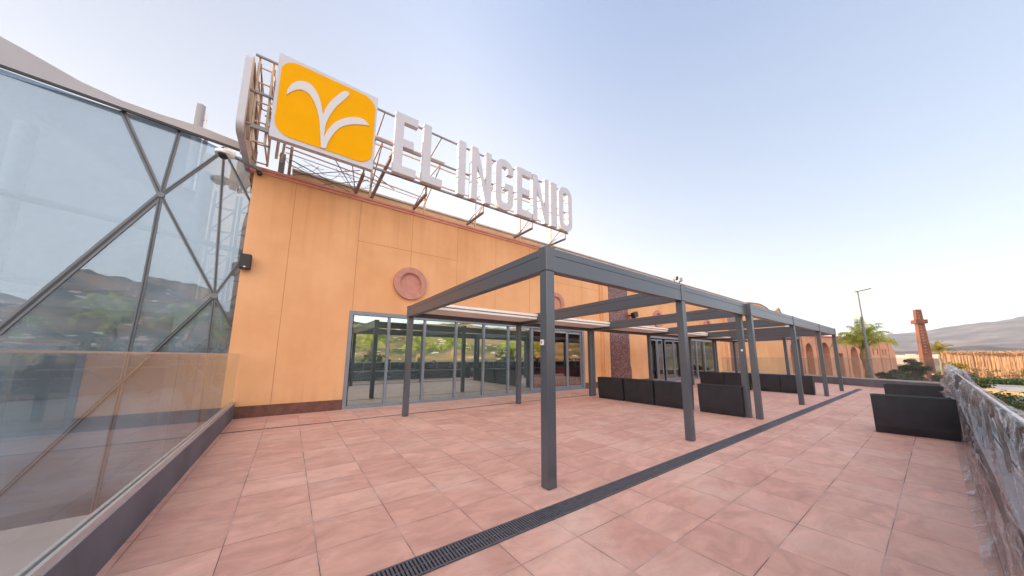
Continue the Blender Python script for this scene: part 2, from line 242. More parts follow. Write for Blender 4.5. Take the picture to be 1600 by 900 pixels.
M = dict(
    stucco=stucco_material('orange_stucco', (.67, .345, .165), (.755, .425, .225)),
    joint=pbr('stucco_joint', (.40, .20, .10), .9),
    coping=pbr('red_coping', (.66, .29, .235), .7, var=.10, vscale=4),
    corbel=pbr('brown_corbel', (.22, .085, .06), .7),
    medal=pbr('pink_cast_stone', (.50, .235, .185), .8, var=.12, vscale=5, bump=.12),
    granite=granite_material(),
    plinth=pbr('dark_red_plinth', (.085, .032, .026), .45, col2=(.16, .065, .045), vscale=7, lo=.4, hi=.75),
    flash=pbr('roof_flashing', (.5, .46, .44), .5, var=.1),
    cream=pbr('cream_roof_edge', (.62, .46, .28), .7, var=.1),
    roof=pbr('roof_gravel', (.35, .32, .3), .9, var=.2),
    tile=tile_material(),
    anth=pbr('anthracite_metal', (.066, .078, .098), .29, spec=.9),
    anth2=pbr('anthracite_groove', (.012, .013, .016), .6),
    winframe=pbr('grey_window_frame', (.20, .225, .27), .42, var=.06, spec=.5),
    gasket_gap=pbr('black_gasket_gap', (.012, .012, .014), .6),
    teal=glass('teal_coated_glass', (.40, .60, .60), 1.0, .62, (.66, .85, .84), dirt_haze=.10, dcol=(.40, .52, .52)),
    clear=glass('clear_glass', (.88, .84, .78), 1.0, .30, (1, .96, .88)),
    facade=glass('facade_glass', (.60, .68, .75), 1.0, .20, (.66, .84, 1.0), dirt_haze=.25, dcol=(.43, .54, .66)),  # blue diffuse film paints milky haze and sky sheen into the panes
    rail_glass=glass('balustrade_glass', (.90, .92, .91), 1.0, .05, (.95, 1, .98), ior=1.5, dirt_haze=.07),
    rail_dark=glass('smoked_balustrade_glass', (.10, .12, .135), 1.0, .04, (.95, 1, .98)),
    steel=pbr('facade_steel', (.15, .17, .20), .4, metal=.0, var=.1),
    steel_dark=pbr('dark_steel_edge', (.03, .035, .04), .4),
    fascia=pbr('grey_fascia', (.38, .38, .42), .45, var=.08, vscale=1),
    conc=pbr('painted_concrete', (.135, .135, .16), .7, var=.2, vscale=1.6, bump=.06),
    darkkerb=pbr('dark_painted_kerb', (.05, .052, .062), .6, var=.2, vscale=2),
    concap=pbr('concrete_cap', (.42, .41, .42), .5, var=.15),
    alu=pbr('aluminium', (.62, .62, .63), .3, metal=.6),
    white=pbr('white_sign_plastic', (.525, .53, .585), .45, var=.04, vscale=2),
    yellow=pbr('yellow_sign_face', (.82, .385, .0), .5, var=.03, vscale=2, spec=.05),
    emblem=pbr('white_emblem', (.60, .595, .61), .45),
    creamback=pbr('cream_sign_back', (.78, .62, .43), .7, var=.1),
    rust=pbr('primed_steel', (.25, .155, .125), .6, var=.3, vscale=6),
    tubep=pbr('beige_painted_tube', (.58, .44, .33), .6, var=.15, vscale=6),
    greytube=pbr('grey_steel_tube', (.23, .22, .23), .45, var=.1),
    fabric=pbr('white_canopy_fabric', (.80, .78, .74), .8, var=.05),
    planter=pbr('black_woven_planter', (.018, .020, .027), .42, bump=.06, bscale=120, var=.2, vscale=5),
    soil=pbr('planter_liner', (.02, .02, .02), .9),
    grate=pbr('grate_metal', (.09, .09, .105), .45, var=.2, vscale=20),
    pit=pbr('drain_pit', (.008, .008, .01), .9),
    black=pbr('black_plastic', (.015, .015, .016), .5),
    camwhite=pbr('white_camera_plastic', (.85, .85, .86), .4),
    film=film_material(),
    ground=pbr('earth_ground', (.20, .16, .11), .95, col2=(.11, .115, .06), vscale=.035, vdetail=9),
    asphalt=pbr('pale_asphalt', (.31, .29, .27), .9, var=.2, vscale=.2, vdetail=8),
    kerb=pbr('ochre_kerb', (.33, .19, .075), .8, var=.2, vscale=.5),
    hedge=leaf_material('dark_foliage', (.028, .062, .030), (.075, .125, .05)),
    leaf=leaf_material('olive_foliage', (.06, .085, .02), (.15, .15, .04)),
    leafy=leaf_material('yellow_green_foliage', (.15, .14, .02), (.32, .25, .04)),
    frond=leaf_material('palm_frond', (.26, .34, .055), (.62, .60, .16)),
    bark=pbr('palm_bark', (.21, .15, .10), .9, var=.35, vscale=8, bump=.4, bscale=12),
    trunk=pbr('tree_bark', (.12, .085, .06), .9, var=.3, vscale=6),
    boss=pbr('palm_boss', (.30, .19, .10), .9, var=.4, vscale=10, bump=.5, bscale=14),
    galv=pbr('galvanised_steel', (.16, .18, .20), .45, metal=.2, var=.1),
    lamphead=pbr('lamp_head_grey', (.34, .34, .35), .4),
    corten=pbr('corten_steel', (.115, .040, .022), .7, var=.3, vscale=.5, vdetail=8),
    cortlight=pbr('corten_light', (.50, .22, .11), .8, var=.2, vscale=.4),
    marks=pbr('cut_out_marks', (.36, .20, .165), .7),
    arcade=stucco_material('pink_arcade_stucco', (.50, .25, .165), (.60, .33, .23)),
    brick=None,
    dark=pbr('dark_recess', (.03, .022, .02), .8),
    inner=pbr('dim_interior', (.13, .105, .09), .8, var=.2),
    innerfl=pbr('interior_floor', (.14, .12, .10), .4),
    redsofa=pbr('dark_red_upholstery', (.20, .012, .022), .6, var=.1),
    orangewall=pbr('orange_interior_wall', (.60, .25, .06), .8, var=.1),
    greyback=pbr('grey_backing', (.40, .385, .37), .8, var=.12, vscale=.6),
    peach_lit=pbr('peach_lit_atrium_wall', (.85, .60, .43), .8, var=.06),  # brighter peach paints sunlight into this part of the back wall
    atriumwall=pbr('atrium_back_wall', (.25, .26, .29), .8, var=.12, vscale=.7),
    atrium=pbr('atrium_grey', (.42, .43, .45), .7, var=.08),
    reed=pbr('dry_reeds', (.275, .155, .082), .9, col2=(.35, .205, .115), vscale=.9, vdetail=7, stretch=(1.0, 1.0, .045), lo=.3, hi=.7),
    hill=hill_material('hazy_hill', (.05, .052, .05), (.09, .085, .078), (.19, .165, .14), .0045, town=0, tscale=.02),
    town=hill_material('town_hill', (.07, .085, .03), (.24, .17, .08), (.46, .27, .15), .02, town=.06, tscale=.16),
    townwall=pbr('pale_town_walls', (.46, .33, .28), .9, var=.2, vscale=.02),
    carw=pbr('white_car_paint', (.75, .75, .75), .25), carr=pbr('red_car_paint', (.28, .03, .025), .25), carg=pbr('grey_car_paint', (.2, .2, .22), .25),
    carglass=pbr('car_window', (.02, .025, .03), .1), tyre=pbr('tyre_rubber', (.015, .015, .015), .8),
)
def brick_mat():
    m, nt, out = _new('pink_brick')
    b = N(nt, 'ShaderNodeBsdfPrincipled'); b.inputs['Roughness'].default_value = .85
    tc = N(nt, 'ShaderNodeTexCoord'); mp = N(nt, 'ShaderNodeMapping'); mp.inputs['Rotation'].default_value = (R(90), 0, 0); L(nt, tc.outputs['Object'], mp.inputs['Vector'])
    br = N(nt, 'ShaderNodeTexBrick'); br.inputs['Scale'].default_value = 1; br.inputs['Brick Width'].default_value = .5; br.inputs['Row Height'].default_value = .22; br.inputs['Mortar Size'].default_value = .02
    br.inputs['Color1'].default_value = (.40, .20, .15, 1); br.inputs['Color2'].default_value = (.30, .135, .10, 1); br.inputs['Mortar'].default_value = (.48, .30, .24, 1)
    L(nt, mp.outputs[0], br.inputs['Vector']); L(nt, br.outputs['Color'], b.inputs['Base Color']); L(nt, b.outputs[0], out.inputs['Surface'])
    return m
M['brick'] = brick_mat()

# ------------------------------------------------------------------ mesh builder
class MB:
    def __init__(s): s.v = []; s.f = []; s.m = []; s.mats = []; s.sm = []
    def mi(s, mat):
        if mat not in s.mats: s.mats.append(mat)
        return s.mats.index(mat)
    def add(s, vs, fs, mat, smooth=False):
        o = len(s.v); s.v += [tuple(v) for v in vs]; k = s.mi(mat)
        for f in fs: s.f.append(tuple(i + o for i in f)); s.m.append(k); s.sm.append(smooth)
    def box(s, x0, x1, y0, y1, z0, z1, mat):
        vs = [(x0, y0, z0), (x1, y0, z0), (x1, y1, z0), (x0, y1, z0), (x0, y0, z1), (x1, y0, z1), (x1, y1, z1), (x0, y1, z1)]
        s.add(vs, [(0, 3, 2, 1), (4, 5, 6, 7), (0, 1, 5, 4), (1, 2, 6, 5), (2, 3, 7, 6), (3, 0, 4, 7)], mat)
    def bar(s, a, b, w, h, mat, up=(0, 0, 1)):
        a = Vector(a); b = Vector(b); d = (b - a).normalized(); u = Vector(up)
        if abs(d.dot(u)) > .98: u = Vector((0, 1, 0))
        r = d.cross(u).normalized(); u = r.cross(d)
        vs = []
        for p in (a, b):
            for i, j in ((-1, -1), (1, -1), (1, 1), (-1, 1)): vs.append(p + r * (i * w / 2) + u * (j * h / 2))
        s.add(vs, [(0, 1, 2, 3), (7, 6, 5, 4), (0, 4, 5, 1), (1, 5, 6, 2), (2, 6, 7, 3), (3, 7, 4, 0)], mat)
    def tube(s, pts, r, mat, n=8, cap=True):
        pts = [Vector(p) for p in pts]; rr = r if isinstance(r, (list, tuple)) else [r] * len(pts)
        vs = []; fs = []
        for i, p in enumerate(pts):
            d = (pts[min(i + 1, len(pts) - 1)] - pts[max(i - 1, 0)]).normalized()
            u = Vector((0, 0, 1)) if abs(d.z) < .95 else Vector((0, 1, 0))
            a = d.cross(u).normalized(); b = a.cross(d)
            for k in range(n):
                t = 2 * math.pi * k / n; vs.append(p + (a * math.cos(t) + b * math.sin(t)) * rr[i])
        for i in range(len(pts) - 1):
            for k in range(n): fs.append((i * n + k, i * n + (k + 1) % n, (i + 1) * n + (k + 1) % n, (i + 1) * n + k))
        s.add(vs, fs, mat, True)
        if cap:
            s.add(vs[:n], [tuple(range(n - 1, -1, -1))], mat); s.add(vs[-n:], [tuple(range(n))], mat)
    def prism(s, poly, fn, d0, d1, mat, side=None, back=None):
        """poly: 2-D outline; fn(u, v, d) -> 3-D point; extruded from depth d0 to d1"""
        n = len(poly); A = [fn(u, v, d0) for u, v in poly]; B = [fn(u, v, d1) for u, v in poly]
        s.add(A, [tuple(range(n))], mat); s.add(B, [tuple(range(n - 1, -1, -1))], back or mat)
        s.add(A + B, [(i, i + n, (i + 1) % n + n, (i + 1) % n) for i in range(n)], side or mat)
    def ring(s, outer, inner, fn, d0, d1, mat, side=None):
        n = len(outer)
        Ao = [fn(u, v, d0) for u, v in outer]; Ai = [fn(u, v, d0) for u, v in inner]; Bo = [fn(u, v, d1) for u, v in outer]; Bi = [fn(u, v, d1) for u, v in inner]
        vs = Ao + Ai + Bo + Bi; q = lambda i: (i + 1) % n
        s.add(vs, [(i, q(i), n + q(i), n + i) for i in range(n)] + [(2 * n + q(i), 2 * n + i, 3 * n + i, 3 * n + q(i)) for i in range(n)], mat)
        s.add(vs, [(i, 2 * n + i, 2 * n + q(i), q(i)) for i in range(n)] + [(n + q(i), 3 * n + q(i), 3 * n + i, n + i) for i in range(n)], side or mat)
    def build(s, name, parent=None, bevel=0.0, recalc=True, origin=None):
        me = bpy.data.meshes.new(name); me.from_pydata(s.v, [], s.f); me.update()
        for mt in s.mats: me.materials.append(mt)
        me.polygons.foreach_set('material_index', s.m); me.polygons.foreach_set('use_smooth', s.sm)
        if recalc:
            bm = bmesh.new(); bm.from_mesh(me); bmesh.ops.recalc_face_normals(bm, faces=bm.faces); bm.to_mesh(me); bm.free()
        o = bpy.data.objects.new(name, me); COL.objects.link(o)
        if parent is not None:
            o.parent = parent; o.matrix_parent_inverse = Matrix.Translation(-root_loc(parent)) if parent.type == 'EMPTY' and parent.get('abs') else Matrix()
        if bevel > 0:
            md = o.modifiers.new('bevel', 'BEVEL'); md.width = bevel; md.segments = 2; md.limit_method = 'ANGLE'; md.harden_normals = False
        return o
def root_loc(p): return Vector(p.location)

def empty(name, loc=(0, 0, 0), label=None, cat=None, group=None, absolute=True):
    """absolute: the children's meshes are written in world coordinates"""
    o = bpy.data.objects.new(name, None); COL.objects.link(o); o.location = loc; o.empty_display_size = .3
    if absolute: o['abs'] = 1
    tag(o, label, cat, group); return o
def tag(o, label=None, cat=None, group=None, kind=None):
    if label: o['label'] = label
    if cat: o['category'] = cat
    if group: o['group'] = group
    if kind: o['kind'] = kind
    return o
def copy_tree(o, parent=None):
    c = o.copy(); COL.objects.link(c)
    if parent is not None: c.parent = parent
    for ch in [k for k in bpy.data.objects if k.parent == o]: copy_tree(ch, c)
    return c

# ================================================================== setting
g = MB()
n = 64
vs = [(0, 0, -5)]; fs = []
for k in range(n): vs.append((9000 * math.cos(2 * math.pi * k / n), 9000 * math.sin(2 * math.pi * k / n), -5))
for k in range(n): fs.append((0, 1 + k, 1 + (k + 1) % n))
g.add(vs, fs, M['ground']); tag(g.build('ground'), kind='structure')

b = MB(); b.box(-.98, 27.6, -.36, 9.9, -.3, 0, M['tile']); tag(b.build('terrace_floor'), kind='structure')
b = MB(); b.box(-.96, 27.55, -.30, 9.88, -4.99, -.302, M['stucco']); tag(b.build('terrace_base', recalc=True), kind='structure')

# paved lot beyond the terrace on the right
b = MB(); b.add([(96, -40, -4.99), (104, -14, -4.99), (108, -6.8, -4.99), (116, -4.2, -4.99), (168, -1.0, -4.99), (190, -6, -4.99), (199, -70, -4.99), (96, -80, -4.99)], [tuple(range(8))], M['asphalt'])
tag(b.build('paved_lot'), kind='structure')
b = MB(); b.add([(56, 9, -4.985), (60, 1, -4.985), (190, 1.2, -4.985), (190, 14, -4.985)], [(0, 1, 2, 3)], M['asphalt']); tag(b.build('access_road'), kind='structure')

# hills
def hill(name, az0, az1, dist, depth, prof, mat, nu=90, nv=14, rough=.06, seed=0):
    """prof: list of (azimuth deg from +Y towards +X, crest height)"""
    h = MB(); vs = []; fs = []
    for i in range(nu + 1):
        az = az0 + (az1 - az0) * i / nu
        for (a, ha), (c, hc) in zip(prof, prof[1:]):
            if a <= az <= c: H0 = ha + (hc - ha) * (az - a) / (c - a); break
        else: H0 = prof[0][1] if az < prof[0][0] else prof[-1][1]
        for j in range(nv + 1):
            t = j / nv; rr = dist + depth * t
            x = rr * math.sin(R(az)); y = rr * math.cos(R(az))
            nn = noise.fractal(Vector((x, y, seed)) / (dist * .12), 1.0, 2.0, 6)
            z = -5.5 + (H0 + 5.5) * (math.sin(t * math.pi / 2) ** 1.3) * (1 + rough * nn * (2.2 - 1.2 * t))
            vs.append((x, y, z))
    for i in range(nu):
        for j in range(nv): a = i * (nv + 1) + j; fs.append((a, a + nv + 1, a + nv + 2, a + 1))
    h.add(vs, fs, mat, True); return tag(h.build(name, recalc=False), kind='structure')
hill('mountain', 78, 128, 2200, 2300, [(78, 120), (84, 178), (86.5, 203), (89, 222), (91, 246), (93.5, 280), (95.2, 305), (96.5, 296), (100, 350), (110, 300), (128, 180)], M['hill'], 160, 20, .07, 3)
hill('foothill', 80, 116, 900, 800, [(80, 18), (86, 22), (89, 25), (91.5, 36), (93, 39), (94.2, 33), (97, 30), (104, 60), (116, 30)], M['hill'], 120, 10, .10, 9)
hill('village_hill', 126, 244, 330, 420, [(126, 40), (140, 62), (155, 74), (168, 66), (180, 82), (195, 92), (215, 70), (244, 45)], M['town'], 140, 20, .10, 5)

# ================================================================== mall building
YW = 9.9
mall = empty('mall_building', (14, 12, 0), 'long orange stucco building with glazed shopfronts along the tiled terrace', 'building')
w = MB(); T = .3
ZT = 6.2
O1 = (1.30, 11.36, 2.785); O2 = (16.85, 26.45, 2.74)
for (x0, x1, z0, z1) in ((-1.17, O1[0], 0, ZT), (O1[0], O1[1], O1[2], ZT), (O1[1], O2[0], 0, ZT), (O2[0], O2[1], O2[2], ZT), (O2[1], 46, 0, ZT), (27.9, 46, -5, 0), (-1.17, -.985, -5, 0)):
    w.box(x0, x1, YW, YW + T, z0, z1, M['stucco'])
w.box(-1.17, -.87, YW + T, 16.5, -5, ZT, M['stucco'])
# control joints in the render
jw = .0048
def vj(x, z0, z1): w.box(x - jw, x + jw, YW - .003, YW + .01, z0, z1, M['joint'])
def hj(z, x0, x1): w.box(x0, x1, YW - .0035, YW + .01, z - jw, z + jw, M['joint'])
vj(-.27, .3, ZT - .02); vj(1.36, O1[2] + .02, ZT - .02); vj(2.96, 4.34, ZT - .02); vj(4.62, 2.75, ZT - .02); vj(6.28, 2.75, ZT - .02); vj(8.0, 2.75, ZT - .02); vj(9.64, 2.75, ZT - .02); vj(11.3, 2.75, ZT - .02)
hj(4.92, 1.36, 4.62); hj(4.86, 8.0, 12.5); hj(4.86, 15, 26); vj(17.6, 2.8, 6.1); vj(21, 2.8, 6.1)
wall = w.build('wall', mall)
for x0, x1 in ((-.98, O1[0] - .002), (O1[1] + .002, 12.58), (14.9, O2[0] - .002), (O2[1] + .002, 28.2)):
    p = MB(); p.box(x0, x1, YW - .025, YW - .002, 0, .275, M['plinth']); p.build('plinth', mall)
# coping with its return and corbel at the left corner
c = MB()
c.box(-1.26, 37.2, YW - .03, YW + .34, ZT + .001, ZT + .08, M['coping']); c.box(-1.30, 37.2, YW - .06, YW + .36, ZT + .081, ZT + .145, M['coping'])
c.box(-1.24, -.9, YW + .341, 16.5, ZT + .001, ZT + .07, M['coping']); c.box(-1.29, -.9, YW + .361, 16.5, ZT + .071, ZT + .145, M['coping'])
c.build('coping', mall)
c = MB()
for i, (dx, z0) in enumerate(((.09, ZT - .16), (.05, ZT - .34))): c.box(-1.17 - dx, -1.172, YW + .12, YW + .5, z0, z0 + .16 if i == 0 else ZT - .161, M['corbel'])
c.build('corbel', mall)
c = MB()
c.box(-.4, 9.0, YW + .55, YW + .75, ZT + .001, ZT + .60, M['cream']); c.box(9.001, 37, YW + .55, YW + .75, ZT + .001, ZT + .60, M['flash']); c.box(-.42, 37, YW + .50, YW + .8, ZT + .601, ZT + .66, M['flash'])
k = 0.2
while k < 36.5:
    c.box(k, k + .36, YW + .16, YW + .30, ZT + .146, ZT + .20, M['flash'] if k > 9 else M['cream']); k += .46
c.build('roof_edge', mall)
c = MB(); c.box(-1.17, 46, YW + T + .002, 44, ZT - .12, ZT, M['roof']); c.build('roof', mall)
# wavy gable at the far end
gp = [(34.5, 6.2)]
for i in range(41):
    x = 34.5 + 11.4 * i / 40; t = (x - 34.5) / 11.4
    z = 6.62 + .20 * math.exp(-((x - 37.6) / 2.0) ** 2) - .32 * math.exp(-((x - 41.4) / 1.0) ** 2) + .40 * math.exp(-((x - 44.0) / .8) ** 2) - .55 * max(0, (x - 44.6)) / 1.3
    gp.append((x, z))
gp.append((45.9, 6.2))
c = MB(); c.prism(gp, lambda u, v, d: (u, d, v), YW + .0, YW + .45, M['stucco']); c.prism([(u, v + .001) for u, v in gp[1:-1]] + [(u, v + .07) for u, v in gp[1:-1]][::-1], lambda u, v, d: (u, d, v), YW - .06, YW + .5, M['flash']); c.build('gable', mall)
# stepped pier and granite pilasters
for xs in (12.6, 28.15):
    c = MB(); c.box(xs, xs + .55, YW - .10, YW - .002, 0, ZT - .0, M['stucco']); c.box(xs + .10, xs + .55, YW - .16, YW - .102, 0, ZT, M['stucco']); c.build('pier', mall)
    c = MB(); c.box(xs + .60, xs + 2.27, YW - .15, YW - .002, .95, ZT, M['granite']); c.box(xs + .585, xs + 2.30, YW - .18, YW - .002, 0, .948, M['granite']); c.build('granite_pilaster', mall)
# medallions
def circle(cx, cz, r, n=48): return [(cx + r * math.cos(2 * math.pi * i / n), cz + r * math.sin(2 * math.pi * i / n)) for i in range(n)]
for cx in (2.98, 9.47, 18.15, 25.1, 31.9):
    c = MB(); fn = lambda u, v, d: (u, d, v); cz = 3.82
    c.ring(circle(cx, cz, .53), circle(cx, cz, .36), fn, YW - .10, YW - .002, M['medal'])
    c.ring(circle(cx, cz, .36), circle(cx, cz, .335), fn, YW - .085, YW - .002, M['medal'])
    c.prism(circle(cx, cz, .333), fn, YW - .02, YW - .003, M['medal'])
    c.build('medallion', mall)
# rooms behind the shopfronts
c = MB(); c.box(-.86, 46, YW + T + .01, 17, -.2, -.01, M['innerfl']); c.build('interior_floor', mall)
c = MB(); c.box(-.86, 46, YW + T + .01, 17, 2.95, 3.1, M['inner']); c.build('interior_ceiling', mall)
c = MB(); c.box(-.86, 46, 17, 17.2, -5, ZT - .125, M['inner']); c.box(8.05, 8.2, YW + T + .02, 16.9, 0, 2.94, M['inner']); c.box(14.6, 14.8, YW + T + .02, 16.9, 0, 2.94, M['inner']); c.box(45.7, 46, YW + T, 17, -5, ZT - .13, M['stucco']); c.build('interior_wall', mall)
c = MB(); c.box(8.3, 9.0, 13.2, 13.3, 0, 2.6, M['orangewall']); c.build('interior_panel', mall)
c = MB(); c.box(-30, -1.18, 17.3, 44, -5, 7.6, M['stucco']); c.box(-1.17, 46, 17.21, 44, -5, ZT - .125, M['stucco']); c.build('rear_and_sun_block', mall)  # left box: unseen mass added to keep the low sun off the terrace

def pane_box(x0, x1, z0, z1, y, mat, parent, name='pane'):
    q = MB(); q.box(x0, x1, y - .006, y + .006, z0, z1, mat); return q.build(name, parent)
# shopfront 1: six fixed panes then sliding doors
gf = MB(); y0, y1 = YW + .02, YW + .13
x0, x1, zt = O1
gf.box(x0 + .003, x0 + .10, y0 - .045, y1, 0.001, zt - .003, M['winframe']); gf.box(x1 - .12, x1 - .003, y0 - .045, y1, 0.001, zt - .003, M['winframe'])
gf.box(x0 + .101, x1 - .121, y0 - .04, y1, zt - .115, zt - .003, M['winframe']); gf.box(x0 + .101, x1 - .121, y0 - .04, y1, .001, .075, M['winframe'])
mul = [2.42, 3.56, 4.70, 5.83, 6.96, 8.14]
for xm in mul: gf.box(xm - .033, xm + .033, y0 - .02, y1, .076, zt - .116, M['winframe'])
fr1 = gf.build('shopfront_frame', mall)
xs = [x0 + .10] + mul
for a, bq in zip(xs, xs[1:]): pane_box(a + .034, bq - .034, .08, zt - .118, y0 + .05, M['teal'], fr1)
def door(x0, x1, y, z1, parent, stile=.075):
    d = MB(); d.box(x0, x0 + stile, y - .025, y + .025, .08, z1, M['winframe']); d.box(x1 - stile, x1, y - .025, y + .025, .08, z1, M['winframe'])
    d.box(x0 + stile, x1 - stile, y - .024, y + .024, z1 - .08, z1, M['winframe']); d.box(x0 + stile, x1 - stile, y - .024, y + .024, .08, .19, M['winframe'])
    d.box(x0 + stile, x0 + stile + .02, y - .027, y - .0255, .2, z1 - .09, M['gasket_gap'])
    o = d.build('sliding_door', parent); pane_box(x0 + stile, x1 - stile, .19, z1 - .08, y, M['clear'], o); return o
door(8.18, 9.25, y0 + .06, 2.66, mall); door(9.22, 10.25, y0 + .01, 2.66, mall); door(10.28, 11.23, y0 + .06, 2.66, mall)
# shopfront 2
gf = MB(); x0, x1, zt = O2
gf.box(x0 + .003, x0 + .22, y0 - .04, y1, 0.001, zt - .003, M['winframe']); gf.box(x1 - .14, x1 - .003, y0 - .04, y1, 0.001, zt - .003, M['winframe'])
gf.box(x0 + .221, x1 - .141, y0 - .035, y1, zt - .115, zt - .003, M['winframe']); gf.box(x0 + .221, x1 - .141, y0 - .035, y1, .001, .07, M['winframe'])
mul = [20.9, 22.0, 23.15, 24.4]
for xm in mul: gf.box(xm - .05, xm + .05, y0 - .02, y1, .071, zt - .116, M['winframe'])
fr2 = gf.build('shopfront_frame', mall)
xs = mul + [x1 - .14]
for a, bq in zip(xs, xs[1:]): pane_box(a + .051, bq - .051, .08, zt - .118, y0 + .05, M['clear'], fr2)
door(17.15, 18.0, y0 + .06, 2.56, mall); door(18.0, 18.6, y0 + .02, 2.56, mall); door(18.95, 20.0, y0 + .06, 2.56, mall); door(20.0, 20.85, y0 + .02, 2.56, mall)

# red sofas and a table seen through the doors
def room_sofa(x, y, lab):
    s = empty('sofa', (x, y, 0), lab, 'sofa', absolute=False)
    q = MB(); q.box(0, 1.5, .15, .75, .38, .5, M['redsofa']); q.build('seat', s, .03)
    q = MB(); q.box(0, 1.5, 0, .14, .42, .95, M['redsofa']); q.build('backrest', s, .04)
    for lx in (.08, 1.42):
        q = MB(); q.tube([(lx, .1, 0), (lx, .12, .42)], .018, M['alu']); q.build('leg', s)
        q = MB(); q.tube([(lx, .68, 0), (lx, .64, .38)], .018, M['alu']); q.build('leg', s)
    return s
room_sofa(9.55, 10.75, 'dark red sofa behind the sliding doors, nearer the middle door')
room_sofa(11.2, 10.9, 'dark red sofa behind the sliding doors, nearer the right jamb')
t = empty('table', (8.75, 11.2, 0), 'small dark table inside behind the leftmost sliding door', 'table', absolute=False)
q = MB(); q.box(-.35, .35, -.35, .35, .72, .75, M['black']); q.build('tabletop', t)
q = MB(); q.tube([(0, 0, 0.02), (0, 0, .72)], .035, M['black']); q.tube([(0, 0, 0), (0, 0, .02)], .22, M['black'], 16); q.build('leg', t)

# ================================================================== glass atrium at the left
atr = empty('glass_atrium', (-3.2, 10.1, -5), 'faceted glass atrium with triangular panes left of the orange wall', 'building')
P0 = Vector((-1.2, 10.3, 0)); D = Vector((0.99350, 0.11385, 0)).normalized(); Nn = Vector((D.y, -D.x, 0))   # Nn points towards the terrace
def fp(u, z, off=0.0): return P0 + D * u + Vector((0, 0, z)) + Nn * off
nodes = dict(N1=(-1.52, 5.08, .10), T1=(-2.29, 6.81, 0), T2=(-1.43, 6.88, 0), N3=(-.64, 6.70, .0), N2=(-.41, 2.90, .06), A=(-3.08, 1.84, .12), B2=(-1.53, 2.93, .05), B=(-1.63, -.81, -.02), Dn=(-2.71, -.99, .05),
             R1=(.06, 4.14, 0), R2=(.06, 2.02, 0), R3=(.0, 5.5, 0), low=(-.36, .4, 0), TL=(-4.6, 6.87, 0), LL=(-4.6, 1.2, .1), BL=(-4.6, -2.2, 0), B0=(-1.7, -4.9, 0), BR=(.06, -4.9, 0), BL0=(-4.6, -4.9, 0), DD=(-2.9, -4.9, 0), RT=(.02, 6.62, 0), LO=(-.3, -4.9, 0))
PT = {k: fp(u, z, o) for k, (u, z, o) in nodes.items()}
tris = [('TL', 'T1', 'N1'), ('T1', 'T2', 'N1'), ('T2', 'N3', 'N1'), ('N3', 'N2', 'N1'), ('N1', 'N2', 'B2'), ('N1', 'B2', 'A'), ('TL', 'N1', 'A'), ('TL', 'A', 'LL'), ('N3', 'R3', 'N2'), ('N3', 'RT', 'R3'), ('R3', 'R1', 'N2'), ('R1', 'R2', 'N2'),
        ('N2', 'R2', 'low'), ('B2', 'N2', 'B'), ('N2', 'low', 'B'), ('A', 'B2', 'Dn'), ('B2', 'B', 'Dn'), ('LL', 'A', 'Dn'), ('LL', 'Dn', 'BL'), ('R2', 'BR', 'low'), ('low', 'LO', 'B'), ('low', 'BR', 'LO'), ('B', 'LO', 'B0'), ('B', 'B0', 'DD'), ('Dn', 'B', 'DD'), ('Dn', 'DD', 'BL'), ('BL', 'DD', 'BL0')]
for a, bq, cq in tris:
    q = MB(); A3 = [PT[a], PT[bq], PT[cq]]; q.add([p + Nn * .006 for p in A3] + [p - Nn * .006 for p in A3], [(0, 1, 2), (5, 4, 3), (0, 3, 4, 1), (1, 4, 5, 2), (2, 5, 3, 0)], M['facade']); q.build('pane', atr)
edges = [('N1', 'T1', .085), ('N1', 'T2', .055), ('N1', 'N3', .05), ('N1', 'N2', .055), ('N1', 'A', .10), ('N1', 'B2', .055), ('B2', 'B', .05), ('N3', 'N2', .045), ('N3', 'R3', .035), ('R3', 'R1', .03), ('N2', 'R1', .045), ('N2', 'R2', .05), ('N2', 'low', .045), ('low', 'LO', .045), ('B', 'B0', .05), ('Dn', 'BL', .06), ('A', 'LL', .09)]
for a, bq, wd in edges:
    q = MB(); q.bar(PT[a] + Nn * .012, PT[bq] + Nn * .012, wd * 1.2, .07, M['steel'], Nn); q.bar(PT[a] + Nn * .052, PT[bq] + Nn * .052, wd * .35, .012, M['steel_dark'], Nn); q.build('mullion', atr)
q = MB(); q.bar(PT['N2'] + Nn * .015, PT['Dn'] + Nn * .015, .06, .07, M['steel_dark'], Nn); q.bar(PT['N2'] + Nn * .056, PT['Dn'] + Nn * .056, .016, .012, M['steel'], Nn); q.build('mullion', atr)
for kx in ('N1', 'N2', 'N3'):
    q = MB(); q.tube([PT[kx] - Nn * .03, PT[kx] + Nn * .075], .065, M['steel'], 16); q.build('node_plate', atr)
# curved grey fascia
q = MB(); low = [(-4.8, 6.87), (-.2, 6.80), (.0, 6.60)]
up = [(-4.8, 7.72), (-4.1, 7.50), (-3.5, 7.31), (-2.85, 7.08), (-2.3, 6.985), (-1.74, 6.98), (-1.1, 7.03), (-.45, 6.99), (.0, 6.90)]
q.prism(low + up[::-1], lambda u, v, d: fp(u, v, d), .02, .16, M['fascia']); q.build('fascia', atr)
q = MB(); q.bar(fp(-4.8, 6.85, .12), fp(-.05, 6.765, .12), .05, .03, M['steel_dark']); q.build('drip_edge', atr)
q = MB(); q.box(-14, -1.04, -8, 9.6, -1.75, -1.45, M['greyback']); q.build('grey_backing_slab', atr)  # added slab, so a hazy grey shows through the balustrade glass
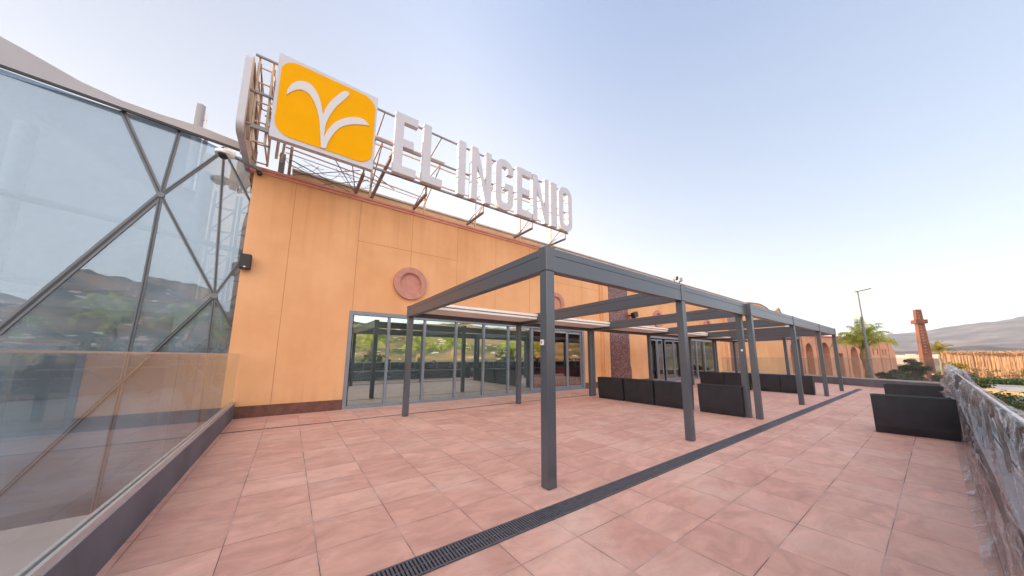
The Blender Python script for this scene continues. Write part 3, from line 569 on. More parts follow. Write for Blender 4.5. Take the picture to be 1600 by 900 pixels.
# inside the atrium: columns, tie tubes, lattice, stair flights, floors and a back wall
q = MB(); q.box(-8.5, -3.05, 14.3, 14.5, -5, 9.1, M['atriumwall']); q.box(-3.049, -1.18, 14.3, 14.5, -5, 8.5, M['peach_lit']); q.box(-8.6, -8.501, 10.2, 14.3, -5, 7, M['atriumwall']); q.build('back_wall', atr)
q = MB(); q.box(-6.5, -1.2, 11.2, 14.2, -.55, -.25, M['atrium']); q.box(-6.5, -1.2, 12.2, 14.2, 2.6, 2.85, M['atrium']); q.build('floor_slab', atr)
for (z0, z1, yy) in ((4.55, 4.25, 10.75), (2.88, 2.75, 10.8), (1.45, 1.42, 10.8), (-1.2, -1.2, 10.9)):
    q = MB(); q.tube([(-6.2, yy - .2, z0 + .25), (-3.6, yy, z0), (-1.25, yy + .1, z1)], .075, M['steel'], 12); q.build('tie_tube', atr)
for cx, cy in ((-2.35, 11.6), (-5.2, 11.4)):
    q = MB(); q.tube([(cx, cy, -5), (cx, cy, 6.55)], .16, M['atrium'], 16); q.build('column', atr)
for cx in (-2.05, -1.45):
    q = MB()
    for dx in (0, .5): q.bar((cx + dx - .25, 12.6, -5), (cx + dx - .25, 12.6, 6.5), .06, .06, M['steel'])
    z = -4.5
    while z < 6.2:
        q.bar((cx - .25, 12.6, z), (cx + .25, 12.6, z), .05, .05, M['steel']); q.bar((cx - .25, 12.6, z), (cx + .25, 12.6, z + .75), .035, .035, M['steel']); z += .75
    q.build('lattice_column', atr)
for k, (z0, z1) in enumerate(((-4.9, -.3), (-.3, 2.7))):
    q = MB()
    for s in range(17):
        t0 = s / 17; zz = z0 + (z1 - z0) * t0; xx = -6.0 + 3.4 * (t0 if k == 0 else 1 - t0)
        q.box(xx, xx + .24, 12.2, 13.5, zz, zz + .06, M['atrium'])
    xa, xb = (-6.0, -2.6) if k == 0 else (-2.6, -6.0)
    for yy in (12.15, 13.55): q.bar((xa, yy, z0 + .05), (xb, yy, z1 + .05), .08, .28, M['steel'])
    q.build('stair_flight', atr)

q = empty('roof_vent_pipe', (-3.24, 14, 6.6), 'pale cylindrical pipe sticking up behind the grey fascia', 'pipe')
c = MB(); c.tube([(-3.24, 14, 6.9), (-3.24, 14, 10.0)], .115, M['lamphead'], 20); c.build('pipe', q)
c = MB(); c.tube([(-3.08, 14, 6.9), (-3.08, 14, 9.8)], .03, M['camwhite'], 8); c.tube([(-3.24, 14, 9.5), (-3.05, 14, 9.5)], .02, M['black'], 6); c.build('side_conduit', q)

# ================================================================== roof sign
sign = empty('roof_sign', (4, 9.5, ZT + .15), 'big rooftop sign of white letters and a yellow emblem panel on steel framing', 'sign')
YS = 8.45; TH = .16; YR = YS + TH + .04
fnS = lambda u, v, d: (u, d, v)
def rrect(x0, x1, z0, z1, r, n=8):
    pts = []
    for cx, cz, a0 in ((x1 - r, z1 - r, 0), (x0 + r, z1 - r, 90), (x0 + r, z0 + r, 180), (x1 - r, z0 + r, 270)):
        for i in range(n + 1): a = R(a0 + 90 * i / n); pts.append((cx + r * math.cos(a), cz + r * math.sin(a)))
    return pts
LEAF = [(-.62, 7.63), (-.62, 7.79), (-.54, 7.99), (-.42, 8.14), (-.26, 8.2), (-.13, 8.15), (-.01, 7.98), (.07, 7.77), (.13, 7.49), (.18, 7.74), (.29, 8.01), (.43, 8.26), (.54, 8.42), (.62, 8.43), (.66, 8.38), (.64, 8.31), (.53, 8.11), (.37, 7.82), (.26, 7.5), (.2, 7.22), (.2, 6.92), (.29, 7.21), (.44, 7.48), (.66, 7.69), (.88, 7.82), (1.08, 7.83), (1.2, 7.71), (.99, 7.65), (.76, 7.54), (.54, 7.36), (.4, 7.12), (.3, 6.82), (.26, 6.61), (.16, 6.6), (.12, 6.96), (.06, 7.37), (-.03, 7.66), (-.15, 7.87), (-.28, 7.94), (-.42, 7.9), (-.54, 7.77)]
def smooth(poly, keep):
    out = []; n = len(poly)
    for i in range(n):
        p0, p1 = Vector(poly[i]), Vector(poly[(i + 1) % n])
        if i in keep: out.append(tuple(p0))
        out.append(tuple(p0 * .75 + p1 * .25)); out.append(tuple(p0 * .25 + p1 * .75))
    return out
LEAF = smooth(LEAF, {0, 8, 20, 26, 32, 33})
YEL = rrect(-.775, 1.315, 6.585, 8.575, .34, 10)
def logo_panel(fn, lab):
    q = MB(); q.prism(rrect(-.845, 1.365, 6.475, 8.665, .03, 3), fn, YS, YS + .14, M['white'], None, M['creamback']); o = q.build('emblem_panel', sign); tag(o, lab)
    q = MB(); q.prism(YEL, fn, YS - .012, YS - .002, M['yellow']); q.build('yellow_field', o)
    q = MB(); q.prism(LEAF, fn, YS - .028, YS - .014, M['emblem']); q.build('sprout_emblem', o)
    return o
logo_panel(fnS, 'square white panel with yellow field and white sprout, facing the terrace')
# its twin on the corner faces left
q = MB(); fn2 = lambda u, v, d: (-1.42 + (d - YS), YS + .02 + (1.365 - u), v)
q.prism(rrect(-.845, 1.365, 6.42, 8.40, .22, 8), fn2, YS, YS + .13, M['white'], None, M['creamback']); o2 = q.build('emblem_panel', sign); tag(o2, 'second emblem panel seen edge on at the left corner')
q = MB(); q.prism(rrect(-.775, 1.295, 6.50, 8.32, .3, 8), fn2, YS - .012, YS - .002, M['yellow']); q.build('yellow_field', o2)
q = MB(); q.prism([(u, v - .16) for u, v in LEAF], fn2, YS - .028, YS - .014, M['emblem']); q.build('sprout_emblem', o2)
# letters
ZB, ZTt = 6.655, 8.55
def poly_letter(ch, x0, x1):
    s = .245; a, bq = x0, x1; z0, z1 = ZB, ZTt; zm = (z0 + z1) / 2 + .04
    q = MB(); S = M['white']
    if ch == 'E': q.prism([(a, z0), (bq, z0), (bq, z0 + s), (a + s, z0 + s), (a + s, zm - s / 2), (bq - .1, zm - s / 2), (bq - .1, zm + s / 2), (a + s, zm + s / 2), (a + s, z1 - s), (bq, z1 - s), (bq, z1), (a, z1)], fnS, YS, YS + TH, S)
    elif ch == 'L': q.prism([(a, z0), (bq, z0), (bq, z0 + s), (a + s, z0 + s), (a + s, z1), (a, z1)], fnS, YS, YS + TH, S)
    elif ch == 'I': q.prism([(a, z0), (bq, z0), (bq, z1), (a, z1)], fnS, YS, YS + TH, S)
    elif ch == 'N':
        q.prism([(a, z0), (a + s * .93, z0), (a + s * .93, z1 - .62), (bq - s * .97, z0), (bq, z0), (bq, z1), (bq - s * .93, z1), (bq - s * .93, z0 + .62), (a + s * .97, z1), (a, z1)], fnS, YS, YS + TH, S)
    elif ch == 'O': q.ring(rrect(a, bq, z0 - .02, z1 + .02, (bq - a) / 2 - .02, 10), rrect(a + s, bq - s, z0 + s, z1 - s, (bq - a - 2 * s) / 2 - .01, 10), fnS, YS, YS + TH, S)
    elif ch == 'G':
        o_ = rrect(a, bq, z0 - .02, z1 + .02, (bq - a) / 2 - .02, 10); i_ = rrect(a + s, bq - s, z0 + s, z1 - s, (bq - a - 2 * s) / 2 - .01, 10)
        zc = z1 - .50; zg = zm + .02
        oo = [(bq, zc)] + o_[:33] + [(bq - .0, z0 + .36)] if False else None
        # outer loop from upper right end round the left to lower right, then bar, then inner loop back
        n_ = 11
        outer = o_[0:n_] + o_[n_:2 * n_] + o_[2 * n_:3 * n_] + o_[3 * n_:4 * n_]
        inner = i_
        pts = [(bq, zc)] + outer + [(bq, zg), (a + .38, zg), (a + .38, zg - s * .9), (bq - s, zg - s * .9)] + inner[::-1] + [(bq - s, zc)]
        q.prism(pts, fnS, YS, YS + TH, S)
    return q.build('letter', sign)
for ch, a, bq in (('E', 1.87, 2.52), ('L', 2.70, 3.34), ('I', 3.87, 4.135), ('N', 4.35, 5.13), ('G', 5.31, 6.07), ('E', 6.24, 6.95), ('N', 7.0, 7.84), ('I', 7.95, 8.29), ('O', 8.40, 9.17)):
    poly_letter(ch, a, bq)
# rails, brackets, rear posts and braces
def rail(z, xa, xb, y, r, mat, nm='rail'): q = MB(); q.bar((xa, y, z), (xb, y, z), r * 2, r * 2, mat); q.build(nm, sign)
rail(8.50, -1.28, 9.0, YR, .022, M['greytube']); rail(7.56, -1.28, 9.0, YR, .024, M['greytube']); rail(6.67, -1.2, 9.1, YR, .028, M['greytube'])
rail(7.68, 1.3, 3.5, YR + .06, .02, M['tubep']); rail(7.62, -1.1, 9.7, 9.98, .022, M['tubep']); rail(8.32, -1.1, 9.7, 9.98, .02, M['tubep'])
ZC = ZT + .16
for i, x in enumerate((1.18, 2.93, 4.94, 7.13, 8.93)):
    q = MB(); q.bar((x, YW - .06, ZC + .03), (x, YR, ZC + .03), .075, .06, M['rust']); q.bar((x, YR, ZC + .0), (x, YR, 6.66), .035, .035, M['rust'])
    q.bar((x - .02, YW - .07, ZC + .05), (x - .02 if i else x - .3, YR, 6.66), .022, .022, M['greytube']); q.build('bracket', sign)
    q = MB(); xp = x + .42; q.bar((xp, YW + .1, ZT + .12), (xp, YW + .1, 8.35), .06, .06, M['tubep']); q.build('post', sign)
    q = MB(); q.bar((xp, YW + .1, 7.62), (xp, YR + .03, 7.56), .03, .03, M['rust']); q.bar((xp, YW + .1, 8.32), (xp, YR + .03, 8.5), .03, .03, M['rust']); q.bar((xp, YW + .1, 6.75), (xp, YR + .03, 7.5), .028, .028, M['rust']); q.build('strut', sign)
q = MB(); q.bar((1.62, YW + .05, ZC), (1.95, YR + .05, 7.5), .075, .075, M['rust']); q.build('brace', sign)
# framing behind the emblem panel
q = MB(); q.bar((-.66, YW + .35, ZC - .05), (-.66, YW + .35, 7.1), .13, .13, M['galv']); q.bar((-.48, YW + .35, ZC - .05), (-.48, YW + .35, 7.4), .07, .07, M['rust']); q.build('post', sign)
for pts, r, mt in ((((-.5, 10.2, 6.5), (1.2, 9.5, 6.95)), .012, 'greytube'), (((-.5, 10.2, 7.0), (1.3, 10.2, 6.45)), .014, 'greytube'), (((-.6, 9.9, 7.15), (3.4, 9.95, 6.95)), .02, 'tubep'), (((-.6, 10.0, 7.05), (3.4, 10.05, 6.9)), .012, 'tubep'),
                   (((.45, YR, 6.6), (1.16, YW - .06, ZC)), .014, 'greytube'), (((.0, 10.4, 6.45), (1.4, 9.2, 6.55)), .012, 'greytube'), (((-.5, 10.0, 6.75), (1.6, 10.5, 6.4)), .012, 'greytube'), (((1.2, 9.9, 7.4), (2.3, 9.9, 6.9)), .018, 'tubep'), (((1.1, 9.9, 7.6), (3.0, 9.9, 7.62)), .018, 'tubep')):
    q = MB(); q.tube(pts, r, M[mt], 6); q.build('brace', sign)
# corner lattice
q = MB()
xc = [-1.18, -.92]; yc = [8.75, 9.75]
for x in xc:
    for y in yc: q.tube([(x, y, ZC - (0 if y > 9 else .0)), (x - .03, y - .04, 8.55 if y < 9 else 8.3)], .026, M['tubep'], 6)
for z in (6.4, 6.9, 7.4, 7.9, 8.3):
    q.tube([(xc[0], yc[0], z), (xc[0], yc[1], z)], .018, M['tubep'], 6); q.tube([(xc[1], yc[0], z), (xc[1], yc[1], z)], .018, M['tubep'], 6); q.tube([(xc[0], yc[0], z), (xc[1], yc[0], z)], .018, M['tubep'], 6); q.tube([(xc[0], yc[1], z), (xc[1], yc[1], z)], .018, M['tubep'], 6)
for i in range(4):
    z = 6.4 + .5 * i; q.tube([(xc[1], yc[i % 2], z), (xc[1], yc[1 - i % 2], z + .5)], .013, M['rust'], 6); q.tube([(xc[0], yc[i % 2], z), (xc[0], yc[1 - i % 2], z + .5)], .013, M['rust'], 6)
q.build('corner_lattice', sign)
q = MB(); q.bar((-1.22, 8.7, ZC), (-1.34, 8.62, 7.6), .05, .05, M['rust']); q.bar((-1.1, 9.2, ZC), (-1.3, 8.75, 8.35), .035, .035, M['rust']); q.bar((-1.3, 8.65, 6.72), (-.8, 8.65, 6.72), .04, .04, M['greytube']); q.bar((-1.32, 8.65, 7.55), (-.8, 8.65, 7.55), .04, .04, M['greytube'])
for z in (8.0, 7.2): q.bar((-1.0, 8.9, z), (-.6, 8.7, z), .03, .03, M['tubep'])
q.bar((-.72, 9.2, ZC), (-.66, 8.75, 8.3), .06, .05, M['tubep']); q.bar((-.62, 9.3, ZC), (-.55, 9.0, 7.3), .05, .05, M['tubep']); q.build('corner_brace', sign)
random.seed(3)
for i in range(7):
    x = random.uniform(-.8, 1.8); q = MB(); pts = []
    for k in range(9): pts.append((x + .12 * k, 9.95 + .05 * math.sin(k * 1.3 + i), 6.95 + .12 * math.sin(k * .8 + i * 2) - .25 * math.sin(math.pi * k / 8)))
    q.tube(pts, .007, M['greytube'], 5); q.build('cable', sign)

# small fittings on the wall
s = empty('wall_speaker', (-1.08, YW, 3.75), 'black box speaker high on the orange wall beside the glass atrium', 'speaker')
q = MB(); q.box(-1.19, -.97, YW - .24, YW - .05, 3.57, 3.94, M['black']); q.build('cabinet', s, .02)
q = MB(); q.box(-1.10, -1.06, YW - .243, YW - .2405, 3.60, 3.625, M['camwhite']); q.build('badge', s)
q = MB(); q.box(-1.12, -1.04, YW - .05, YW - .001, 3.7, 3.8, M['black']); q.build('bracket', s)
s = empty('wall_speaker', (15.2, YW, 3.8), 'black box speaker on the wall right of the granite pilaster', 'speaker')
q = MB(); q.bar((14.98, YW - .36, 3.72), (15.42, YW - .30, 3.86), .22, .3, M['black']); q.build('cabinet', s, .02)
q = MB(); q.box(15.1, 15.2, YW - .2, YW - .001, 3.74, 3.8, M['black']); q.build('bracket', s)
s = empty('security_camera', (-1.2, YW - .05, 6.2), 'white dome security camera on an arm at the top left wall corner', 'camera')
q = MB(); q.bar((-1.02, YW - .14, 6.20), (-1.5, 9.52, 6.24), .05, .05, M['greytube']); q.tube([(-1.06, YW - .16, 6.16), (-1.06, YW - .04, 6.16)], .06, M['black'], 12); q.build('arm', s)
q = MB(); cx, cy, cz = -1.70, 9.45, 6.22
q.tube([(cx + .2, cy + .02, cz + .03), (cx, cy, cz + .03)], [.08, .12], M['camwhite'], 16); q.tube([(cx, cy, cz + .09), (cx, cy, cz + .03), (cx, cy, cz - .03)], [.09, .165, .155], M['camwhite'], 24); q.build('housing', s)
q = MB(); q.tube([(cx, cy, cz - .03), (cx, cy, cz - .08), (cx, cy, cz - .115), (cx, cy, cz - .128)], [.10, .09, .055, .012], M['black'], 24); q.build('dome', s)
for fx, lab in ((20.9, 'small floodlight on the coping, the left one of the pair'), (21.6, 'small floodlight with grey housing on the coping, the right one of the pair')):
    s = empty('floodlight', (fx, YW + .1, ZT + .14), lab, 'floodlight')
    q = MB(); q.tube([(fx, YW + .1, ZT + .146), (fx, YW + .1, ZT + .5)], .025, M['greytube']); q.build('stem', s)
    q = MB(); q.bar((fx - (.2 if fx > 21 else .04), YW - .1, ZT + .62), (fx + (.2 if fx > 21 else .04), YW + .15, ZT + .66), .2, .24, M['lamphead'] if fx > 21 else M['black']); q.build('housing', s)

# ================================================================== pergolas
def beamx(x0, x1, y, z0, z1, th, parent, name='beam'):
    q = MB(); zg = z0 + (z1 - z0) * .66
    q.box(x0, x1, y, y + th, z0, zg, M['anth']); q.box(x0, x1, y + .004, y + th - .004, zg, zg + .008, M['anth2']); q.box(x0, x1, y, y + th, zg + .008, z1, M['anth'])
    return q.build(name, parent)
def beamy(p0, p1, z00, z01, h, th, parent, name='rafter', h1=None):
    """beam along Y falling from z00 (front) to z01 (rear); th in X"""
    (x, ya), (x2, yb) = p0, p1; q = MB()
    def seg(f0, f1, ins, mat):
        vs = []
        for (xx, yy, zz, h_) in ((x, ya, z00, h), (x2, yb, z01, h1 or h)):
            for i, j in ((ins, f0), (th - ins, f0), (th - ins, f1), (ins, f1)): vs.append((xx + i, yy, zz + h_ * j))
        q.add(vs, [(0, 1, 2, 3), (7, 6, 5, 4), (0, 4, 5, 1), (1, 5, 6, 2), (2, 6, 7, 3), (3, 7, 4, 0)], mat)
    seg(0, .66, 0, M['anth']); seg(.66, .69, .004, M['anth2']); seg(.69, 1, 0, M['anth'])
    return q.build(name, parent)
def post(x, y, z1, parent, wx=.135, wy=.125):
    q = MB(); q.box(x, x + wx, y, y + wy, 0.002, z1, M['anth']); return q.build('post', parent, .006)
def cap(x, y, z0, z1, parent, wx=.155, wy=.15, dy=-.012):
    q = MB(); q.box(x - .012, x - .012 + wx, y + dy, y + dy + wy, z0 - .004, z1 + .012, M['anth']); return q.build('cap_block', parent, .006)
def canopy(x0, x1, yf, yb, z, parent):
    o = None
    q = MB(); q.box(x0, x1, yf, yb, z, z + .018, M['fabric']); q.box(x0, x1, yf - .06, yf + .0, z + .01, z + .072, M['fabric']); q.box(x0 + .01, x1 - .01, yf - .02, yb, z + .0725, z + .088, M['gasket_gap']); q.box(x0, x1 + .03, yf - .09, yf - .01, z + .0885, z + .155, M['fabric']); q.box(x0, x1, yf, yb, z + .0885, z + .15, M['fabric'])  # near-black strip paints the shaded gap between the fabric layers
    return q.build('folded_canopy', parent, .008)
def pergola(front, back, yf, yb, zb, zt, zbb, ztb, label, canopies, yposts=None, with_front=True):
    """front/back: x of the posts; yf/yb: near faces of the front and rear rows"""
    hb = ztb - zbb
    root = empty('pergola', ((front[0] + front[-1]) / 2, (yf + yb) / 2, 0), label, 'pergola', 'grey metal pergolas on the terrace')
    for i, x in enumerate(front):
        yy = yposts[i] if yposts else yf
        post(x, yy, zb - .001, root); cap(x, yy, zb, zt, root)
    for x in back: post(x, yb, zbb - .001, root); cap(x, yb, zbb, ztb, root, dy=.0)
    for a, bq in zip(front, front[1:]): beamx(a + .145, bq - .013, yf, zb, zt, .13, root)
    for a, bq in zip(back, back[1:]): beamx(a + .145, bq - .013, yb + .01, zbb, ztb - .06, .11, root)
    for i, (a, bq) in enumerate(zip(front, back)):
        yy = (yposts[i] if yposts else yf) + .14
        beamy((a, yy), (bq, yb - .001), zb + .004, zbb, zt - zb - .008, .13, root, h1=hb)
    for (xa, xb_) in canopies: canopy(xa, xb_, yb - .88, yb - .06, zbb + .10, root)
    return root
g1 = pergola([2.49, 5.965, 9.475], [2.40, 5.94, 9.45], 2.745, 7.93, 2.572, 2.868, 2.495, 2.77, 'nearest grey pergola, its corner post standing in front of the shopfront', [(2.56, 5.98), (6.10, 9.48)], [2.745, 2.745, 2.91])
q = MB(); q.box(2.465, 2.488, 2.80, 2.84, 1.635, 1.70, M['camwhite']); q.box(2.463, 2.466, 2.812, 2.828, 1.65, 1.685, M['black']); q.build('switch', g1)
q = MB(); q.box(9.452, 9.473, 2.93, 2.97, 1.66, 1.71, M['camwhite']); q.build('switch', g1)
g2 = pergola([9.42, 13.44, 17.3, 20.6], [9.62, 13.75, 17.9, 21.0], 2.665, 7.95, 2.572, 2.868, 2.515, 2.79, 'second grey pergola, longer, running on behind the nearest one', [(13.9, 17.8), (18.1, 20.9)])
canopy(9.8, 13.7, 7.07, 7.89, 2.615, g2)
g3 = pergola([21.25, 24.1], [21.3, 24.35], 4.62, 7.97, 2.56, 2.85, 2.51, 2.78, 'farthest grey pergola, shallower, at the far end of the terrace', [(21.5, 24.2)])

# ================================================================== drains
dr = empty('drain', (11, 2.36, 0), 'wide black slotted drain grate running along the open side of the pergolas', 'drain')
q = MB(); q.box(-.96, 22.6, 2.272, 2.458, .0015, .004, M['pit']); q.build('channel', dr)
q = MB(); q.box(-.96, 22.6, 2.262, 2.276, .001, .012, M['grate']); q.box(-.96, 22.6, 2.454, 2.468, .001, .012, M['grate']); q.box(-.96, 22.6, 2.362, 2.368, .0045, .0105, M['grate']); q.build('rim', dr)
q = MB(); x = -.95
while x < 22.6: q.box(x, x + .0145, 2.2765, 2.4535, .0045, .0115, M['grate']); x += .0272
q.build('grate', dr)
dr = empty('drain', (11, 8.2, 0), 'narrow dark slot drain between the rear pergola posts and the shopfront', 'drain')
q = MB(); q.box(-.96, 26, 8.215, 8.262, .0015, .004, M['pit']); q.build('channel', dr)
q = MB(); x = -.95
while x < 26: q.box(x, x + .03, 8.22, 8.257, .0045, .007, M['grate']); x += .075
q.build('grate', dr)

# ================================================================== parapets and balustrades
def balustrade(name, pts, z0, z1, lab, joints, parent=None, cat='balustrade', rail=True, gl='rail_glass'):
    root = empty(name, (pts[0][0], pts[0][1], z0), lab, cat)
    for (a, bq), nj in zip(zip(pts, pts[1:]), joints):
        A2, B2 = Vector((a[0], a[1], 0)), Vector((bq[0], bq[1], 0)); d = (B2 - A2); Ln = d.length; d.normalize()
        for i in range(nj):
            s0 = Ln * i / nj + .006; s1 = Ln * (i + 1) / nj - .006
            q = MB(); q.bar(A2 + d * s0 + Vector((0, 0, (z0 + z1) / 2)), A2 + d * s1 + Vector((0, 0, (z0 + z1) / 2)), .014, z1 - z0, M[gl]); q.build('glass_pane', root)
        if rail:
            q = MB(); q.bar(A2 + Vector((0, 0, z1 + .008)), B2 + Vector((0, 0, z1 + .008)), .022, .014, M['alu']); q.build('top_rail', root)
        q = MB(); q.bar(A2 + Vector((0, 0, z0 - .0)) + Vector((-d.y, d.x, 0)) * .022, B2 + Vector((0, 0, z0)) + Vector((-d.y, d.x, 0)) * .022, .022, .05, M['alu']); q.bar(A2 + Vector((0, 0, z0)) - Vector((-d.y, d.x, 0)) * .022, B2 + Vector((0, 0, z0)) - Vector((-d.y, d.x, 0)) * .022, .022, .05, M['alu']); q.build('shoe', root)
    return root
pw = empty('parapet', (-1.0, 5, 0), 'low grey parapet along the left edge below the glass atrium', 'parapet')
q = MB(); q.box(-1.03, -.93, -2.6, YW - .03, -.5, .35, M['conc']); q.build('upstand', pw, .008)
q = MB(); q.box(-1.03, -.93, -2.6, YW - .03, .351, .362, M['concap']); q.build('cap', pw)
balustrade('glass_balustrade', [(-.972, -2.6), (-.972, YW - .04)], .382, 1.50, 'clear glass balustrade on the left grey parapet in front of the atrium', [5])
FAR = [(23.45, -.2), (26.9, 5.4), (27.05, YW - .04)]
pw = empty('parapet', (25, 3, 0), 'low grey parapet closing the far end of the terrace', 'parapet')
for a, bq in zip(FAR, FAR[1:]):
    A2, B2 = Vector((a[0] + .12, a[1], .19)), Vector((bq[0] + .12, bq[1], .19)); q = MB(); q.bar(A2, B2, .26, .38, M['conc']); q.build('upstand', pw)
    q = MB(); q.bar(A2 + Vector((0, 0, .205)), B2 + Vector((0, 0, .205)), .30, .03, M['concap']); q.build('cap', pw)
balustrade('glass_balustrade', [(p[0] + .12, p[1]) for p in FAR], .43, 1.50, 'clear glass balustrade across the far end of the terrace', [5, 3])
pw = empty('parapet', (11, -.3, 0), 'low grey parapet along the right edge under the plastic wrapped railing', 'parapet')
q = MB(); q.box(-4, 23.5, -.42, -.20, -.5, .50, M['darkkerb']); q.build('upstand', pw, .008)
q = MB(); q.box(-4, 23.5, -.44, -.18, .501, .525, M['concap']); q.build('cap', pw)
rb = balustrade('glass_balustrade', [(-4, -.31), (23.45, -.31)], .55, 1.06, 'glass balustrade wrapped in crumpled plastic along the right edge', [18], gl='rail_dark')
# black posts between the wrapped panes
for i in range(1, 18):
    q = MB(); x = -4 + 27.45 * i / 18; q.box(x - .025, x + .025, -.285, -.255, .53, 1.05, M['greytube']); q.build('baluster', rb)

def film(x0, x1, nu, nv, seed, lab, over=True, zin=0.0, bulge=.055, ztop=1.10):
    h = MB(); vs = []; fs = []
    prof = [(-.36, .55), (-.37, .80), (-.36, 1.0), (-.33, ztop), (-.26, ztop + .01), (-.20, ztop - .08), (-.17, .85), (-.15, .6), (-.14, .35), (-.12, .12), (-.09, .03), (-.03, .012)]
    def pf(t):
        t *= len(prof) - 1; i = min(int(t), len(prof) - 2); f = t - i; a, c2 = prof[i], prof[i + 1]; return a[0] + (c2[0] - a[0]) * f, a[1] + (c2[1] - a[1]) * f
    for i in range(nu + 1):
        x = x0 + (x1 - x0) * i / nu
        for j in range(nv + 1):
            t = j / nv; y, z = pf(t); z = max(z, zin) if t > .5 else z
            v3 = Vector((x * 1.1, z * 1.3 + t, seed))
            ca, sa = math.cos(.13), math.sin(.13); al = x * ca + z * sa; ac = -x * sa + z * ca    # along and across the pulled folds
            wv = noise.noise(Vector((x * .5, z * .5, seed + 2))) * .8
            rid = 1 - abs(noise.noise(Vector((al * .22, ac * 2.6 + wv * .5, seed)))) * 5.0
            rid2 = 1 - abs(noise.noise(Vector((al * .45 + 4, ac * 6.5 + wv, seed + 5)))) * 5.0
            rid3 = noise.noise(Vector((x * 5, z * 5, seed + 9)))
            amp = bulge * (.45 + .55 * min(1, t * 2.0)) * min(1, max(.12, (1 - t) * 3.5))
            dd = amp * (.75 * max(0, rid) ** 2 + .30 * max(0, rid2) ** 2 + .05 * rid3)
            if t < .33: y -= dd * .6; z += dd * .15
            elif t < .5: z += dd * .55; y += dd * .3
            else: y += dd; z += dd * .10 * (1 - t)
            z = max(z, .008)
            vs.append((x + .05 * noise.noise(v3 * 2.1), y, z))
    for i in range(nu):
        for j in range(nv): a = i * (nv + 1) + j; fs.append((a, a + nv + 1, a + nv + 2, a + 1))
    h.add(vs, fs, M['film'], True); return tag(h.build('plastic_sheet', recalc=False), lab, 'plastic sheet')
film(1.0, 10.4, 420, 70, 1.7, 'clear crumpled plastic sheet draped over the right railing nearest the viewer')
film(10.3, 23.2, 380, 44, 6.1, 'crumpled plastic sheet over the far half of the right railing behind the planters', zin=.05, bulge=.22, ztop=1.20)

# ================================================================== planters
def make_planter():
    r = empty('planter', (0, 0, 0), 'x', 'planter', 'black woven planter boxes on the terrace', absolute=False)
    # outline of the end wall: waisted towards the foot
    prof = [(.055, .004), (.028, .14), (.012, .32), (.004, .5), (0, .735), (.28, .735), (.276, .5), (.268, .32), (.252, .14), (.225, .004)]
    q = MB(); Wd = 1.03
    q.prism(prof, lambda u, v, d: (u, d, v), 0, Wd, M['planter']); q.build('body', r, .008)
    q = MB()
    for (a0, a1, b0, b1) in ((-.008, .022, -.008, Wd + .008), (.258, .288, -.008, Wd + .008), (.0225, .2575, -.008, .022), (.0225, .2575, Wd - .022, Wd + .008)): q.box(a0, a1, b0, b1, .736, .756, M['planter'])
    q.build('rim', r); q = MB(); q.box(.0235, .2565, .0235, Wd - .0235, .737, .742, M['soil']); q.build('liner', r)
    return r
pl = make_planter()
ROW = 'in the row across the nearest pergola end'
spots = [(9.33, 3.02, 0, 'black planter box, the nearest of the row standing by the twin pergola posts'),
         (9.31, 4.28, 0, 'black planter box half hidden by the second front pergola post'),
         (9.30, 5.37, 0, 'black planter box in the front row, third from the open side'),
         (9.28, 6.45, 0, 'black planter box in the front row beside the rear pergola post and doors'),
         (17.35, 3.08, 0, 'black planter box of the far row, the one nearest the open side'),
         (17.35, 4.14, 0, 'black planter box of the far row, second from the open side'),
         (17.30, 5.22, 0, 'black planter box of the far row mostly hidden behind twin posts'),
         (17.25, 6.30, 0, 'black planter box of the far row nearest the far shopfront'),
         (9.70, -.14, -.15, 'large looking black planter box against the plastic wrapped railing, the nearer one'),
         (14.2, -.02, -.05, 'black planter box by the plastic wrapped railing, the farther one')]
for i, (x, y, rz, lab) in enumerate(spots):
    o = pl if i == 0 else copy_tree(pl)
    o.location = (x, y, 0.002); o.rotation_euler = (0, 0, rz); o['label'] = lab
    if i == 8: o.location = (9.97, -.13, .002); o.rotation_euler = (0, 0, .12)

# ================================================================== vegetation
def frond_mesh(mb, base, az, el, Lr, droop, wid, mat, rng, nl=34):
    pts = []; d = Vector((math.cos(az) * math.cos(el), math.sin(az) * math.cos(el), math.sin(el))); p = Vector(base); ns = 14; st = Lr / ns
    for i in range(ns + 1):
        pts.append(p.copy()); p = p + d * st; d = (d + Vector((0, 0, -droop * (.15 + (i / ns) * 1.7)))).normalized()
    mb.tube(pts, [.028 * (1 - i / (ns + 2)) * Lr / 2.6 for i in range(ns + 1)], mat, 4, False)
    side = Vector((-math.sin(az), math.cos(az), 0))
    for k in range(nl):
        t = .33 + .67 * (k + .5) / nl; f = t * ns; i = min(int(f), ns - 1); q = pts[i].lerp(pts[i + 1], f - i); tg = (pts[i + 1] - pts[i]).normalized()
        ll = wid * (math.sin(math.pi * min(1, (t - .30) * 1.2 + .12)) ** .5) * rng.uniform(.75, 1.2)
        for s in (-1, 1):
            dirv = (side * s * rng.uniform(.5, .9) + tg * .55 + Vector((0, 0, rng.uniform(-.5, .1)))).normalized(); mid = q + dirv * ll * .5; tip = mid + (dirv * .55 + Vector((0, 0, -.75))).normalized() * ll * .55; wv = tg * ll * .042
            mb.add([q - wv * .5, q + wv * .5, mid + wv, mid - wv, tip], [(0, 1, 2, 3), (3, 2, 4)], mat)
